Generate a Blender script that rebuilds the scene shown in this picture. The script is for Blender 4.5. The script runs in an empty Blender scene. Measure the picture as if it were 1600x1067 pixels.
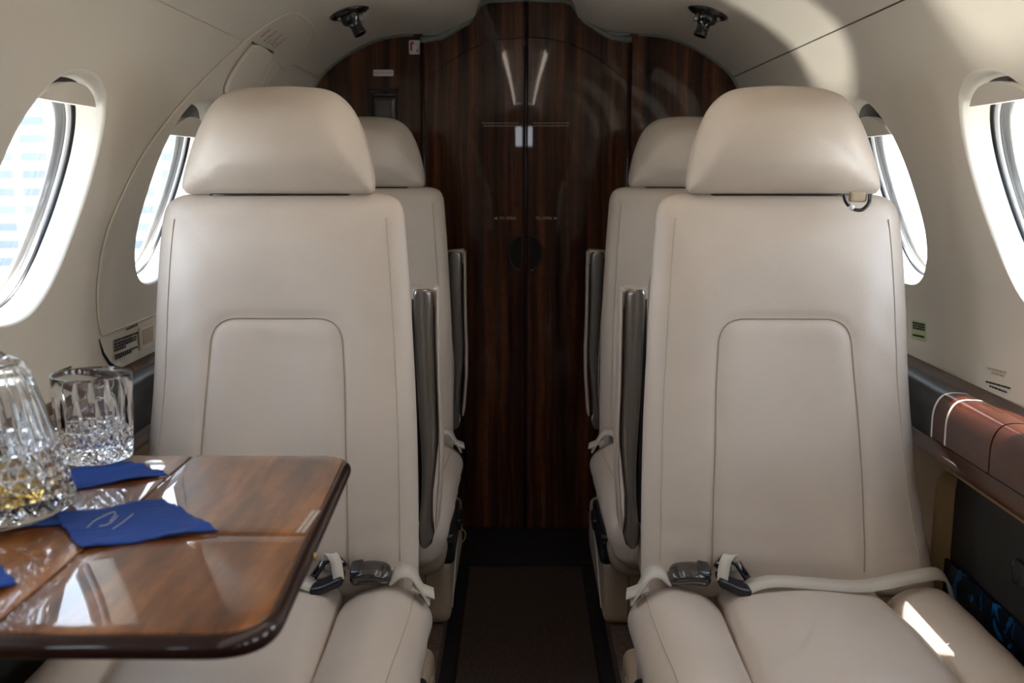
import bpy, bmesh, math, random
import numpy as np
from mathutils import Vector, Matrix
from mathutils.geometry import delaunay_2d_cdt
PI = math.pi
random.seed(7)
scene = bpy.context.scene
C = scene.collection
# ------------------------------------------------------------------ camera
F_PX = 1600*35/36
PITCH = math.atan((533.5-272)/F_PX)
YAW = math.atan(12*math.cos(PITCH)/F_PX)
EYE = Vector((-.018, 0, 1.10))
FW = Vector((-math.sin(YAW)*math.cos(PITCH), math.cos(YAW)*math.cos(PITCH), -math.sin(PITCH)))
RT = Vector((math.cos(YAW), math.sin(YAW), 0))
UP = RT.cross(FW)
cam = bpy.data.cameras.new('camera'); cam.lens = 35; cam.sensor_width = 36
camo = bpy.data.objects.new('camera', cam); C.objects.link(camo)
camo.matrix_world = Matrix.Translation(EYE) @ Matrix((RT, UP, -FW)).transposed().to_4x4()
cam.clip_start = .02
cam.dof.use_dof = True; cam.dof.focus_distance = 1.75; cam.dof.aperture_fstop = 6.0
scene.camera = camo
scene.view_settings.view_transform = 'Standard'
scene.view_settings.look = 'None'
scene.view_settings.gamma = 1
scene.view_settings.use_curve_mapping = False
scene.view_settings.exposure = 0.22
# ------------------------------------------------------------------ world, sun, daylight
WORLD = 7.0
w = bpy.data.worlds.new('sky'); scene.world = w; w.use_nodes = True
nt = w.node_tree; bg = nt.nodes['Background']
tc = nt.nodes.new('ShaderNodeTexCoord'); sep = nt.nodes.new('ShaderNodeSeparateXYZ')
rp = nt.nodes.new('ShaderNodeValToRGB')
nt.links.new(tc.outputs['Generated'], sep.inputs[0]); nt.links.new(sep.outputs[2], rp.inputs[0])
rp.color_ramp.elements[0].position = .0; rp.color_ramp.elements[0].color = (.87, .93, 1, 1)
rp.color_ramp.elements[1].position = .8; rp.color_ramp.elements[1].color = (.62, .76, 1, 1)
nt.links.new(rp.outputs[0], bg.inputs[0]); bg.inputs[1].default_value = WORLD
def lamp(name, kind, loc, direction, energy, color=(1, 1, 1), **kw):
    l = bpy.data.lights.new(name, kind); l.energy = energy; l.color = color
    for k, v in kw.items(): setattr(l, k, v)
    o = bpy.data.objects.new(name, l); C.objects.link(o); o.location = loc
    o.rotation_euler = Vector(direction).to_track_quat('-Z', 'Y').to_euler()
    return o
SUN_DIR = (-.115, -.05, -.65)
lamp('sun', 'SUN', (3, 2, 5), SUN_DIR, 22, (1, .93, .82), angle=.009)
WIN_Y = [1.47, 2.03, .91, .35, -.21, -.77]
# sunlight thrown back up by the wing on the left, through the left windows on to the right side of the ceiling
lamp('wing_reflection', 'SPOT', (-5, 1.55, -.05), (5.6, .10, 1.40), 1200, (1, .95, .86), spot_size=math.radians(22), spot_blend=.3, shadow_soft_size=.14)
for s in (-1, 1):
    for wy in WIN_Y:
        p = lamp('daylight_portal', 'AREA', (s*.81, wy, 1.06), (-s, 0, 0), 1, shape='RECTANGLE', size=.30, size_y=.38)
        p.data.cycles.is_portal = True
# ------------------------------------------------------------------ helpers
def sr(r, g, b):
    f = lambda c: c/12.92 if c <= .04045 else ((c+.055)/1.055)**2.4
    return (f(r/255), f(g/255), f(b/255), 1)
def ray(px, py): return FW + (px-800)/F_PX*RT - (py-533.5)/F_PX*UP
def at_y(px, py, Y): d = ray(px, py); return EYE + d*(Y/d.y)
def at_z(px, py, z): d = ray(px, py); return EYE + d*((z-EYE.z)/d.z)
def mat(name, col, rough=.5, metal=0, coat=0, bump=0, bscale=200, var=0, vscale=6, **kw):
    m = bpy.data.materials.new(name); m.use_nodes = True
    n = m.node_tree; b = n.nodes['Principled BSDF']
    b.inputs['Base Color'].default_value = col; b.inputs['Roughness'].default_value = rough
    b.inputs['Metallic'].default_value = metal; b.inputs['Coat Weight'].default_value = coat
    b.inputs['Coat Roughness'].default_value = .03
    t = n.nodes.new('ShaderNodeTexCoord')
    if var:
        ns = n.nodes.new('ShaderNodeTexNoise'); ns.inputs['Scale'].default_value = vscale; ns.inputs['Detail'].default_value = 4
        n.links.new(t.outputs['Object'], ns.inputs[0])
        r = n.nodes.new('ShaderNodeValToRGB')
        r.color_ramp.elements[0].position = .3; r.color_ramp.elements[1].position = .7
        r.color_ramp.elements[0].color = tuple(c*(1-var) for c in col[:3])+(1,)
        r.color_ramp.elements[1].color = tuple(min(1, c*(1+var)) for c in col[:3])+(1,)
        n.links.new(ns.outputs[0], r.inputs[0]); n.links.new(r.outputs[0], b.inputs['Base Color'])
    if bump:
        ns = n.nodes.new('ShaderNodeTexNoise'); ns.inputs['Scale'].default_value = bscale; ns.inputs['Detail'].default_value = 3
        n.links.new(t.outputs['Object'], ns.inputs[0])
        bp = n.nodes.new('ShaderNodeBump'); bp.inputs['Strength'].default_value = bump; bp.inputs['Distance'].default_value = .001
        n.links.new(ns.outputs[0], bp.inputs['Height']); n.links.new(bp.outputs[0], b.inputs['Normal'])
    for k, v in kw.items(): b.inputs[k].default_value = v
    return m
def wood(name, cols, scale, rot=0, coat=1, rough=.35, figure=.4):
    m = bpy.data.materials.new(name); m.use_nodes = True
    n = m.node_tree; b = n.nodes['Principled BSDF']; L = n.links
    t = n.nodes.new('ShaderNodeTexCoord'); mp = n.nodes.new('ShaderNodeMapping')
    mp.inputs['Scale'].default_value = scale; mp.inputs['Rotation'].default_value = (0, 0, rot)
    # bend the figure a little
    n0 = n.nodes.new('ShaderNodeTexNoise'); n0.inputs['Scale'].default_value = 3
    add = n.nodes.new('ShaderNodeMixRGB'); add.blend_type = 'ADD'; add.inputs[0].default_value = .04
    L.new(t.outputs['Object'], n0.inputs[0]); L.new(t.outputs['Object'], add.inputs[1]); L.new(n0.outputs['Color'], add.inputs[2])
    L.new(add.outputs[0], mp.inputs[0])
    a = n.nodes.new('ShaderNodeTexNoise'); a.inputs['Scale'].default_value = 1; a.inputs['Detail'].default_value = 5; a.inputs['Roughness'].default_value = .6
    L.new(mp.outputs[0], a.inputs[0])
    r = n.nodes.new('ShaderNodeValToRGB'); e = r.color_ramp.elements
    e[0].position = .36; e[0].color = cols[0]; e[1].position = .64; e[1].color = cols[2]
    x = e.new(.5); x.color = cols[1]
    L.new(a.outputs[0], r.inputs[0])
    # fine cross figure
    f = n.nodes.new('ShaderNodeTexNoise'); f.inputs['Scale'].default_value = 60; f.inputs['Detail'].default_value = 3
    L.new(add.outputs[0], f.inputs[0])
    mx = n.nodes.new('ShaderNodeMixRGB'); mx.blend_type = 'MULTIPLY'; mx.inputs[0].default_value = figure
    L.new(r.outputs[0], mx.inputs[1]); L.new(f.outputs[0], mx.inputs[2])
    L.new(mx.outputs[0], b.inputs['Base Color'])
    b.inputs['Roughness'].default_value = rough; b.inputs['Coat Weight'].default_value = coat; b.inputs['Coat Roughness'].default_value = .02
    b.inputs['Specular IOR Level'].default_value = .12; b.inputs['Coat IOR'].default_value = 1.42
    return m
M = {}
M['leather'] = mat('cream_leather', (.605, .51, .43, 1), .42, bump=.25, bscale=420, var=.03, vscale=9)
M['seam'] = mat('leather_seam', (.36, .28, .20, 1), .6)
M['thread'] = mat('stitch_thread', (.50, .42, .33, 1), .7)
M['shell'] = mat('beige_shell', (.44, .34, .235, 1), .38, bump=.1, bscale=300)
M['wall'] = mat('cream_wall_panel', (.68, .61, .515, 1), .42, bump=.12, bscale=500, var=.02, vscale=4)
M['ceil'] = mat('cream_ceiling_panel', (.70, .63, .535, 1), .4, bump=.1, bscale=500)
M['lip'] = mat('panel_lip', (.72, .66, .54, 1), .4)
M['sleeve'] = mat('window_sleeve', (.78, .72, .62, 1), .35)
M['groove'] = mat('groove_shadow_gap', (.12, .10, .07, 1), .8)
M['black'] = mat('black_plastic', (.012, .012, .013, 1), .3)
M['blackgloss'] = mat('gloss_black', (.008, .008, .009, 1), .12, coat=.8)
M['gun'] = mat('gunmetal_lacquer', (.26, .24, .22, 1), .22, metal=.6, coat=1)
M['darkmetal'] = mat('dark_bronze_lacquer', (.035, .028, .025, 1), .25, metal=.2, coat=1)
M['chrome'] = mat('chrome', (.75, .75, .76, 1), .15, metal=1)
M['front'] = mat('dark_partition', (.10, .075, .055, 1), .6)
M['trimgrey'] = mat('grey_green_trim', (.20, .21, .18, 1), .4)
M['strap'] = mat('belt_webbing', (.58, .52, .44, 1), .7, bump=.5, bscale=900)
M['bleather'] = mat('black_leather', (.02, .02, .022, 1), .4, bump=.3, bscale=400)
M['tan'] = mat('tan_side_panel', (.36, .235, .11, 1), .4)
M['carpet'] = mat('brown_carpet', (.12, .07, .045, 1), .95, bump=1, bscale=260, var=.55, vscale=160)
M['runner'] = mat('dark_aisle_carpet', (.045, .027, .019, 1), .95, bump=1, bscale=300, var=.5, vscale=180)
M['edge'] = mat('aisle_edging', (.012, .010, .010, 1), .6)
M['navy'] = mat('blue_napkin_cloth', (.006, .045, .24, 1), .85, bump=.6, bscale=350, var=.12, vscale=40)
M['white'] = mat('white_label', (.75, .73, .70, 1), .5)
M['red'] = mat('red_print', (.45, .02, .03, 1), .5)
M['ink'] = mat('black_print', (.02, .018, .015, 1), .6)
M['greenish'] = mat('pale_green_label', (.48, .55, .30, 1), .5)
M['pale'] = mat('pale_print', (.55, .50, .45, 1), .5)
M['yellow'] = mat('yellow_cord', (.55, .45, .05, 1), .6)
M['wood'] = wood('mahogany_veneer', ((.018, .007, .0045, 1), (.085, .031, .014, 1), (.22, .080, .032, 1)), (30, 1, .9), figure=.55)
M['ledgewood'] = wood('ledge_mahogany', ((.032, .008, .005, 1), (.065, .015, .007, 1), (.115, .026, .011, 1)), (10, 2.5, 10))
M['tablewood'] = wood('table_mahogany', ((.07, .021, .005, 1), (.19, .064, .016, 1), (.34, .125, .034, 1)), (21, 3.0, 1), rot=.12, rough=.3, figure=.3)
M['rim'] = mat('dark_table_edge', (.020, .005, .004, 1), .5, coat=.8, **{'Specular IOR Level': .1})
def glass(name, col, ior=1.5):
    m = mat(name, col, 0.0); b = m.node_tree.nodes['Principled BSDF']
    b.inputs['Transmission Weight'].default_value = 1; b.inputs['IOR'].default_value = ior
    return m
M['crystal'] = glass('cut_crystal', (.97, .975, .985, 1), 1.52)
M['whisky'] = glass('amber_whisky', (.86, .55, .10, 1), 1.36)
m = bpy.data.materials.new('window_pane'); m.use_nodes = True; n = m.node_tree; n.nodes.clear()
o_ = n.nodes.new('ShaderNodeOutputMaterial'); tr = n.nodes.new('ShaderNodeBsdfTransparent'); gl = n.nodes.new('ShaderNodeBsdfGlossy')
gl.inputs['Roughness'].default_value = .02; fr = n.nodes.new('ShaderNodeValue'); fr.outputs[0].default_value = .06
mx = n.nodes.new('ShaderNodeMixShader'); tr.inputs[0].default_value = (.93, .96, .97, 1)
n.links.new(fr.outputs[0], mx.inputs[0]); n.links.new(tr.outputs[0], mx.inputs[1]); n.links.new(gl.outputs[0], mx.inputs[2]); n.links.new(mx.outputs[0], o_.inputs[0])
M['pane'] = m

def tag(o, label=None, cat=None, group=None, kind=None):
    if label: o['label'] = label
    if cat: o['category'] = cat
    if group: o['group'] = group
    if kind: o['kind'] = kind
    return o
def empty(name, loc=(0, 0, 0), parent=None):
    o = bpy.data.objects.new(name, None); C.objects.link(o); o.location = loc; o.empty_display_size = .02
    if parent: o.parent = parent
    return o
def wloc(o):
    v = Vector((0, 0, 0))
    while o: v += o.location; o = o.parent
    return v
def mesh(name, verts, faces, m, parent=None, smooth=True, origin=None, recalc=True):
    """verts in world coordinates"""
    base = wloc(parent) if parent else Vector((0, 0, 0))
    og = Vector(origin) if origin is not None else base
    me = bpy.data.meshes.new(name)
    me.from_pydata([tuple(Vector(v)-og) for v in verts], [], faces)
    if recalc:
        b = bmesh.new(); b.from_mesh(me); bmesh.ops.recalc_face_normals(b, faces=b.faces); b.to_mesh(me); b.free()
    if smooth:
        me.shade_smooth()
    me.materials.append(m)
    o = bpy.data.objects.new(name, me); C.objects.link(o)
    if parent: o.parent = parent
    o.location = og-base
    return o
def autosmooth(o, ang=40):
    b = bmesh.new(); b.from_mesh(o.data); a = math.radians(ang)
    for e in b.edges:
        if len(e.link_faces) == 2 and e.calc_face_angle(0) > a: e.smooth = False
    b.to_mesh(o.data); b.free(); return o
def merge(*parts):
    V = []; Fc = []
    for v, f in parts:
        k = len(V); V += list(v); Fc += [tuple(i+k for i in q) for q in f]
    return V, Fc
def rbox(c0, c1, r, n=10, deform=None):
    """rounded box with the two corners c0, c1"""
    c0 = Vector(c0); c1 = Vector(c1); h = (c1-c0)/2; c = (c0+c1)/2
    r = min(r, min(h)*.999)
    V = []; Fc = []; idx = {}
    def coords(i, H):  # cluster points near the ends
        k = max(3, n)
        t = i/k
        rr = min(.5, r/(2*H)*1.2)
        if t < .25: q = rr*(t/.25)
        elif t > .75: q = 1-rr*((1-t)/.25)
        else: q = rr+(1-2*rr)*(t-.25)/.5
        return (2*q-1)*H
    def add(i, j, k):
        key = (i, j, k)
        if key in idx: return idx[key]
        p = Vector((coords(i, h.x), coords(j, h.y), coords(k, h.z)))
        q = Vector((max(-(h.x-r), min(h.x-r, p.x)), max(-(h.y-r), min(h.y-r, p.y)), max(-(h.z-r), min(h.z-r, p.z))))
        d = p-q
        if d.length > 1e-9: p = q+d.normalized()*r
        p += c
        if deform: p = Vector(deform(p))
        idx[key] = len(V); V.append(p); return idx[key]
    N = max(3, n)
    for a in range(N):
        for b in range(N):
            Fc.append((add(a, b, 0), add(a, b+1, 0), add(a+1, b+1, 0), add(a+1, b, 0)))
            Fc.append((add(a, b, N), add(a+1, b, N), add(a+1, b+1, N), add(a, b+1, N)))
            Fc.append((add(a, 0, b), add(a+1, 0, b), add(a+1, 0, b+1), add(a, 0, b+1)))
            Fc.append((add(a, N, b), add(a, N, b+1), add(a+1, N, b+1), add(a+1, N, b)))
            Fc.append((add(0, a, b), add(0, a, b+1), add(0, a+1, b+1), add(0, a+1, b)))
            Fc.append((add(N, a, b), add(N, a+1, b), add(N, a+1, b+1), add(N, a, b+1)))
    return V, Fc
def fpoly(pts, n=120, seg=8):
    """closed polygon with a fillet radius per corner -> n even points"""
    out = []
    N = len(pts)
    for i in range(N):
        p = Vector(pts[i][:2]); r = pts[i][2] if len(pts[i]) > 2 else 0
        a = Vector(pts[i-1][:2])-p; b = Vector(pts[(i+1) % N][:2])-p
        if r <= 0: out.append(p); continue
        la, lb = a.length, b.length; a.normalize(); b.normalize()
        ang = a.angle(b)
        if ang > PI-.02: out.append(p); continue
        d = min(r/math.tan(ang/2), la*.49, lb*.49)
        P0 = p+a*d; P1 = p+b*d
        for k in range(seg+1):
            t = k/seg; out.append((1-t)**2*P0+2*t*(1-t)*p+t*t*P1) if ang < .3 else out.append(P0*(1-t)**2+p*2*t*(1-t)*.98+p*2*t*(1-t)*.02+P1*t*t)
    return resample(out, n, True)
def resample(P, n, closed=False):
    P = [Vector(p) for p in P]
    if closed: P = P+[P[0]]
    D = [0]
    for a, b in zip(P, P[1:]): D.append(D[-1]+(b-a).length)
    T = D[-1]; out = []; j = 0
    cnt = n if closed else n-1
    for k in range(n):
        d = T*k/cnt
        while j < len(D)-2 and D[j+1] < d: j += 1
        seg = D[j+1]-D[j]
        t = 0 if seg < 1e-12 else (d-D[j])/seg
        out.append(P[j].lerp(P[j+1], max(0, min(1, t))))
    return out
def catmull(P, n, closed=False):
    P = [Vector(p) for p in P]; N = len(P); out = []
    R = N if closed else N-1
    for i in range(R):
        p1 = P[i]; p2 = P[(i+1) % N]
        p0 = P[i-1] if (i > 0 or closed) else p1*2-p2
        p3 = P[(i+2) % N] if (i+2 < N or closed) else p2*2-p1
        for k in range(12):
            t = k/12
            out.append(.5*((2*p1)+(p2-p0)*t+(2*p0-5*p1+4*p2-p3)*t*t+(3*p1-p0-3*p2+p3)*t**3))
    if not closed: out.append(P[-1])
    return resample(out, n, closed)
def slab(outline, th, r, fmap, rings=10, edge=6, front=None, back=None):
    """pillow from an outline (u,v): w runs 0 (front) .. th (back); fmap(u,v,w)->xyz"""
    n = len(outline); cen = sum(outline, Vector((0, 0)))/n
    nor = []
    for i in range(n):
        t = outline[(i+1) % n]-outline[i-1]; v = Vector((t.y, -t.x)).normalized()
        if v.dot(outline[i]-cen) < 0: v = -v
        nor.append(v)
    V = []; Fc = []; ringidx = []
    def put(ring, w, fn, t):
        k = len(V)
        for p in ring: V.append(fmap(p.x, p.y, w+(fn(p.x, p.y, t) if fn else 0)))
        ringidx.append(k)
    r2 = min(r, th/2)
    inner = [p-q*r for p, q in zip(outline, nor)]
    V.append(fmap(cen.x, cen.y, 0+(front(cen.x, cen.y, 1) if front else 0)))
    for k in range(1, rings):
        t = k/rings; put([cen.lerp(p, t) for p in inner], 0, front, 1-t)
    for k in range(edge+1):
        a = PI/2*k/edge
        put([p-q*(r*(1-math.sin(a))) for p, q in zip(outline, nor)], r2*(1-math.cos(a)), (lambda u, v, t: front(u, v, 0)*math.cos(a)) if front else None, 0)
    for k in range(edge+1):
        a = PI/2*k/edge
        if k == 0 and th <= 2*r2+1e-9: continue
        put([p-q*(r*(1-math.cos(a))) for p, q in zip(outline, nor)], th-r2*(1-math.sin(a)), None, 0)
    for k in range(rings-1, 0, -1 if rings < 6 else -3):
        t = k/rings; put([cen.lerp(p, t) for p in inner], th, back, 1-t)
    V.append(fmap(cen.x, cen.y, th+(back(cen.x, cen.y, 1) if back else 0)))
    for i in range(n): Fc.append((0, ringidx[0]+(i+1) % n, ringidx[0]+i))
    for a, b in zip(ringidx, ringidx[1:]):
        for i in range(n):
            j = (i+1) % n; Fc.append((a+i, a+j, b+j, b+i))
    e = len(V)-1; a = ringidx[-1]
    for i in range(n): Fc.append((a+i, a+(i+1) % n, e))
    return V, Fc
def sdf_np(P, poly):
    A = np.array([tuple(p) for p in poly]); B = np.roll(A, -1, axis=0); P = np.array(P)
    best = np.full(len(P), 1e9); ins = np.zeros(len(P), bool)
    for a, b in zip(A, B):
        ab = b-a; t = np.clip(((P-a)@ab)/max(1e-14, ab@ab), 0, 1); d = np.hypot(*(P-a-t[:, None]*ab).T); best = np.minimum(best, d)
        c = (a[1] > P[:, 1]) != (b[1] > P[:, 1])
        with np.errstate(divide='ignore', invalid='ignore'): x = (b[0]-a[0])*(P[:, 1]-a[1])/(b[1]-a[1])+a[0]
        ins ^= c & (P[:, 0] < x)
    return np.where(ins, best, -best)      # positive inside
def pad(outline, th, r, fmap, step=.008, front=None, inner=None):
    """upholstered pad: an even net inside the outline, rolled edge of radius r, relief front(u,v,d,di)"""
    ol = [Vector(p) for p in outline]; n = len(ol); nor = []
    cen = sum(ol, Vector((0, 0)))/n
    area = sum(a.x*b.y-b.x*a.y for a, b in zip(ol, ol[1:]+ol[:1]))
    for i in range(n):
        t = (ol[(i+1) % n]-ol[i-1]).normalized(); nor.append(Vector((-t.y, t.x))*(1 if area > 0 else -1))   # inward
    cand = []
    for k in range(1, 7):
        d = r*(1-math.cos(PI/2*k/7)); q = [p+m_*d for p, m_ in zip(ol, nor)]
        sd = sdf_np([tuple(x) for x in q], ol); cand += [x for x, e in zip(q, sd) if e > d*.93]
    u0 = min(p.x for p in ol); u1 = max(p.x for p in ol); v0 = min(p.y for p in ol); v1 = max(p.y for p in ol)
    G = [(u, v) for u in np.arange(u0, u1, step) for v in np.arange(v0, v1, step)]
    sd = sdf_np(G, ol); cand += [Vector(g) for g, e in zip(G, sd) if e > r*.85]
    P = ol+cand
    vs, es, fs = delaunay_2d_cdt(P, [(i, (i+1) % n) for i in range(n)], [], 1, 1e-7)[:3]
    vs = [Vector(v) for v in vs]
    D = sdf_np([tuple(v) for v in vs], ol); D[:n] = 0
    DI = sdf_np([tuple(v) for v in vs], inner) if inner else [0]*len(vs)
    # average the distance over small discs so that corners and the centre ridge stay soft
    XY = np.array([tuple(v) for v in vs]); acc = D.copy(); cnt_ = 1
    for rad in (.4, .7, .92):
        for a in range(10):
            an = 2*PI*(a+rad)/10; acc = acc+sdf_np(XY+np.stack([np.cos(an)*D*rad, np.sin(an)*D*rad], 1), ol); cnt_ += 1
    D = np.maximum(acc/cnt_, 0); D[:n] = 0
    r2 = min(r, th/2)
    V = []; m_ = len(vs)
    def roll(d): d = max(0, min(r, d)); return r2*(1-math.sqrt(max(0, 1-((r-d)/r)**2)))
    for p, d, di in zip(vs, D, DI): V.append(fmap(p.x, p.y, roll(d)+(front(p.x, p.y, max(0, d), di)*min(1, max(0, d)/r*1.5) if front else 0)))
    for p, d in zip(vs, D): V.append(fmap(p.x, p.y, th-roll(d)))
    Fc = [tuple(f) for f in fs]+[tuple(m_+i for i in f)[::-1] for f in fs]
    Fc += [(i, (i+1) % n, m_+(i+1) % n, m_+i) for i in range(n)]
    return V, Fc
def tube(path, r, seg=8, closed=False, flat=1.0, upv=None):
    P = [Vector(p) for p in path]; n = len(P); V = []; Fc = []
    u = None
    for i in range(n):
        a = P[i-1] if (i > 0 or closed) else P[i]; b = P[(i+1) % n] if (i < n-1 or closed) else P[i]
        t = (b-a).normalized() if (b-a).length > 1e-9 else Vector((0, 0, 1))
        if upv is not None: u = Vector(upv)
        elif u is None: u = Vector((0, 0, 1)) if abs(t.z) < .9 else Vector((1, 0, 0))
        u = (u-t*u.dot(t)).normalized(); v = t.cross(u)
        rr = r[i] if isinstance(r, (list, tuple)) else r
        for k in range(seg):
            an = 2*PI*k/seg; V.append(P[i]+u*(math.cos(an)*rr*flat)+v*(math.sin(an)*rr))
    R = n if closed else n-1
    for i in range(R):
        for k in range(seg):
            a = i*seg; b = ((i+1) % n)*seg; q = (k+1) % seg
            Fc.append((a+k, a+q, b+q, b+k))
    if not closed:
        Fc.append(tuple(range(seg-1, -1, -1))); Fc.append(tuple((n-1)*seg+k for k in range(seg)))
    return V, Fc
def lathe(prof, c, seg=48, rf=None, axis=None):
    V = []; Fc = []; n = len(prof)
    for i, (r, z) in enumerate(prof):
        for k in range(seg):
            a = 2*PI*k/seg; q = r*(rf(a, z, i) if rf else 1)
            V.append(Vector((q*math.cos(a), q*math.sin(a), z)))
    for i in range(n-1):
        for k in range(seg):
            q = (k+1) % seg; Fc.append((i*seg+k, i*seg+q, (i+1)*seg+q, (i+1)*seg+k))
    Fc.append(tuple(range(seg-1, -1, -1))); Fc.append(tuple((n-1)*seg+k for k in range(seg)))
    if axis is not None:
        q = Vector((0, 0, 1)).rotation_difference(Vector(axis)); V = [q @ v for v in V]
    return [v+Vector(c) for v in V], Fc
def prism(poly, y0, y1):
    """polygon in (x,z) extruded along y"""
    n = len(poly); V = [Vector((p[0], y0, p[1])) for p in poly]+[Vector((p[0], y1, p[1])) for p in poly]
    F_ = [tuple(range(n)), tuple(range(2*n-1, n-1, -1))]
    for i in range(n): j = (i+1) % n; F_.append((i, i+n, j+n, j))
    return V, F_
def box(a, b):
    (x0, y0, z0), (x1, y1, z1) = a, b
    return prism([(x0, z0), (x1, z0), (x1, z1), (x0, z1)], y0, y1)
def text_mesh(name, s, size, origin, ex, ey, m, parent, depth=.0004):
    cu = bpy.data.curves.new(name, 'FONT'); cu.body = s; cu.size = size; cu.align_x = 'CENTER'; cu.align_y = 'CENTER'; cu.resolution_u = 2
    o = bpy.data.objects.new(name, cu); C.objects.link(o)
    me = bpy.data.meshes.new_from_object(o.evaluated_get(bpy.context.evaluated_depsgraph_get()))
    C.objects.unlink(o); bpy.data.objects.remove(o)
    ex = Vector(ex).normalized(); ey = Vector(ey).normalized(); en = ex.cross(ey)
    V = [Vector(origin)+ex*v.co.x+ey*v.co.y+en*depth for v in me.vertices]; Fc = [tuple(p.vertices) for p in me.polygons]
    bpy.data.meshes.remove(me)
    return mesh(name, V, Fc, m, parent, smooth=False, recalc=False)

# ------------------------------------------------------------------ cabin cross section (half), from the lower wall up to the ceiling channel
PROF = [(.738, .66), (.750, .74), (.760, .82), (.758, .89), (.742, .98), (.716, 1.07), (.688, 1.16), (.655, 1.255),
        (.634, 1.32), (.607, 1.375), (.573, 1.41), (.508, 1.453), (.437, 1.485), (.375, 1.498), (.31, 1.502), (.25, 1.506), (.205, 1.520), (.149, 1.548)]
PS = catmull(PROF, 400)
SL = [0]
for a, b in zip(PS, PS[1:]): SL.append(SL[-1]+(b-a).length)
STOT = SL[-1]
def prof(s):
    s = max(0, min(STOT, s)); k = s/STOT*399; i = min(398, int(k)); return PS[i].lerp(PS[i+1], k-i)
def pnorm(s):  # inward normal in (x,z) for the right side
    a = prof(s-.01); b = prof(s+.01); t = (b-a).normalized(); return Vector((-t.y, t.x))
def s_of_z(z):
    best = min(range(400), key=lambda i: abs(PS[i].y-z)); return SL[best]
def shell(side, s, Y, off=0):
    p = prof(s)+pnorm(s)*off; return Vector((side*p.x, Y, p.y))
def wallpt(px, py):
    """where the line of sight meets the cabin lining: (side, s, Y)"""
    d = ray(px, py); side = 1 if d.x > 0 else -1
    lo = None
    for i in range(399):
        a = PS[i]; b = PS[i+1]
        fa = (side*a.x-EYE.x)*d.z-(a.y-EYE.z)*d.x; fb = (side*b.x-EYE.x)*d.z-(b.y-EYE.z)*d.x
        if fa*fb <= 0:
            t = fa/(fa-fb) if fa != fb else 0; p = a.lerp(b, t)
            k = (side*p.x-EYE.x)/d.x if abs(d.x) > abs(d.z) else (p.y-EYE.z)/d.z
            if k > 0 and (lo is None or k < lo[0]): lo = (k, SL[i]+(SL[i+1]-SL[i])*t, (EYE+d*k).y)
    return side, lo[1], lo[2]
S_SEAM = s_of_z(1.378); S_TOP = STOT
Y0, Y1 = -1.40, 3.0
W_S = s_of_z(1.067)      # window centre on the profile
WA, WB, WE, WSH = .152, .192, 2.35, .20
def win_outline(wy, n=64, k=1.0, a=WA, b=WB, e=WE):
    out = []
    for i in range(n):
        t = 2*PI*i/n; c, s_ = math.cos(t), math.sin(t)
        q = k*b*math.copysign(abs(s_)**(2/e), s_); out.append((W_S+q, wy+WSH*q+k*a*math.copysign(abs(c)**(2/e), c)))
    return out
def inside(p, poly):
    x, y = p; r = False; n = len(poly)
    for i in range(n):
        x1, y1 = poly[i]; x2, y2 = poly[i-1]
        if (y1 > y) != (y2 > y) and x < (x2-x1)*(y-y1)/(y2-y1)+x1: r = not r
    return r
def patch(outer, holes, step=.03):
    """triangulate (s,Y) region with holes"""
    P = []; Ed = []
    for loop in [outer]+holes:
        k = len(P); P += [Vector(p) for p in loop]; m_ = len(loop)
        Ed += [(k+i, k+(i+1) % m_) for i in range(m_)]
    s0 = min(p[0] for p in outer); s1 = max(p[0] for p in outer); y0 = min(p[1] for p in outer); y1 = max(p[1] for p in outer)
    ns = max(2, int((s1-s0)/step)); ny = max(2, int((y1-y0)/step))
    edge_pts = list(P)
    for i in range(1, ns):
        for j in range(1, ny):
            q = (s0+(s1-s0)*i/ns, y0+(y1-y0)*j/ny)
            if not inside(q, outer) or any(inside(q, h) for h in holes): continue
            if min((e.x-q[0])**2+(e.y-q[1])**2 for e in edge_pts) < (step*.4)**2: continue
            P.append(Vector(q))
    vs, es, fs = delaunay_2d_cdt(P, Ed, [], 0, 1e-6)[:3]
    out = []
    for f_ in fs:
        c = sum((vs[i] for i in f_), Vector((0, 0)))/len(f_)
        if inside(c, outer) and not any(inside(c, h) for h in holes): out.append(tuple(f_))
    return vs, out
def rect_loop(s0, s1, y0, y1, n=40):
    return [(s0+(s1-s0)*i/n, y0) for i in range(n)]+[(s1, y0+(y1-y0)*i/n) for i in range(n)]+[(s1-(s1-s0)*i/n, y1) for i in range(n)]+[(s0, y1-(y1-y0)*i/n) for i in range(n)]
holes = [win_outline(wy) for wy in WIN_Y]
vs, fs = patch(rect_loop(0, S_SEAM, Y0, Y1, 60), holes, .028)
for side, nm in ((-1, 'wall_left'), (1, 'wall_right')):
    tag(mesh(nm, [shell(side, p.x, p.y) for p in vs], fs, M['wall']), kind='structure')
# ceiling: two overhead lobes and the centre channel
V = []; Fc = []
cs = [(-1, S_SEAM+(S_TOP-S_SEAM)*i/40) for i in range(41)]
line = [Vector((-prof(s).x, prof(s).y)) for _, s in cs]+[Vector((-.140, 1.575)), Vector((-.128, 1.598)), Vector((-.09, 1.606)), Vector((0, 1.607))]
line = line+[Vector((-p.x, p.y)) for p in line[::-1][1:]]
nY = 60
for j in range(nY+1):
    for p in line: V.append(Vector((p.x, Y0+(3.02-Y0)*j/nY, p.y)))
L_ = len(line)
for j in range(nY):
    for i in range(L_-1): Fc.append((j*L_+i, j*L_+i+1, (j+1)*L_+i+1, (j+1)*L_+i))
o = mesh('ceiling', V, Fc, M['ceil']); autosmooth(o, 45); tag(o, kind='structure')

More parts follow.
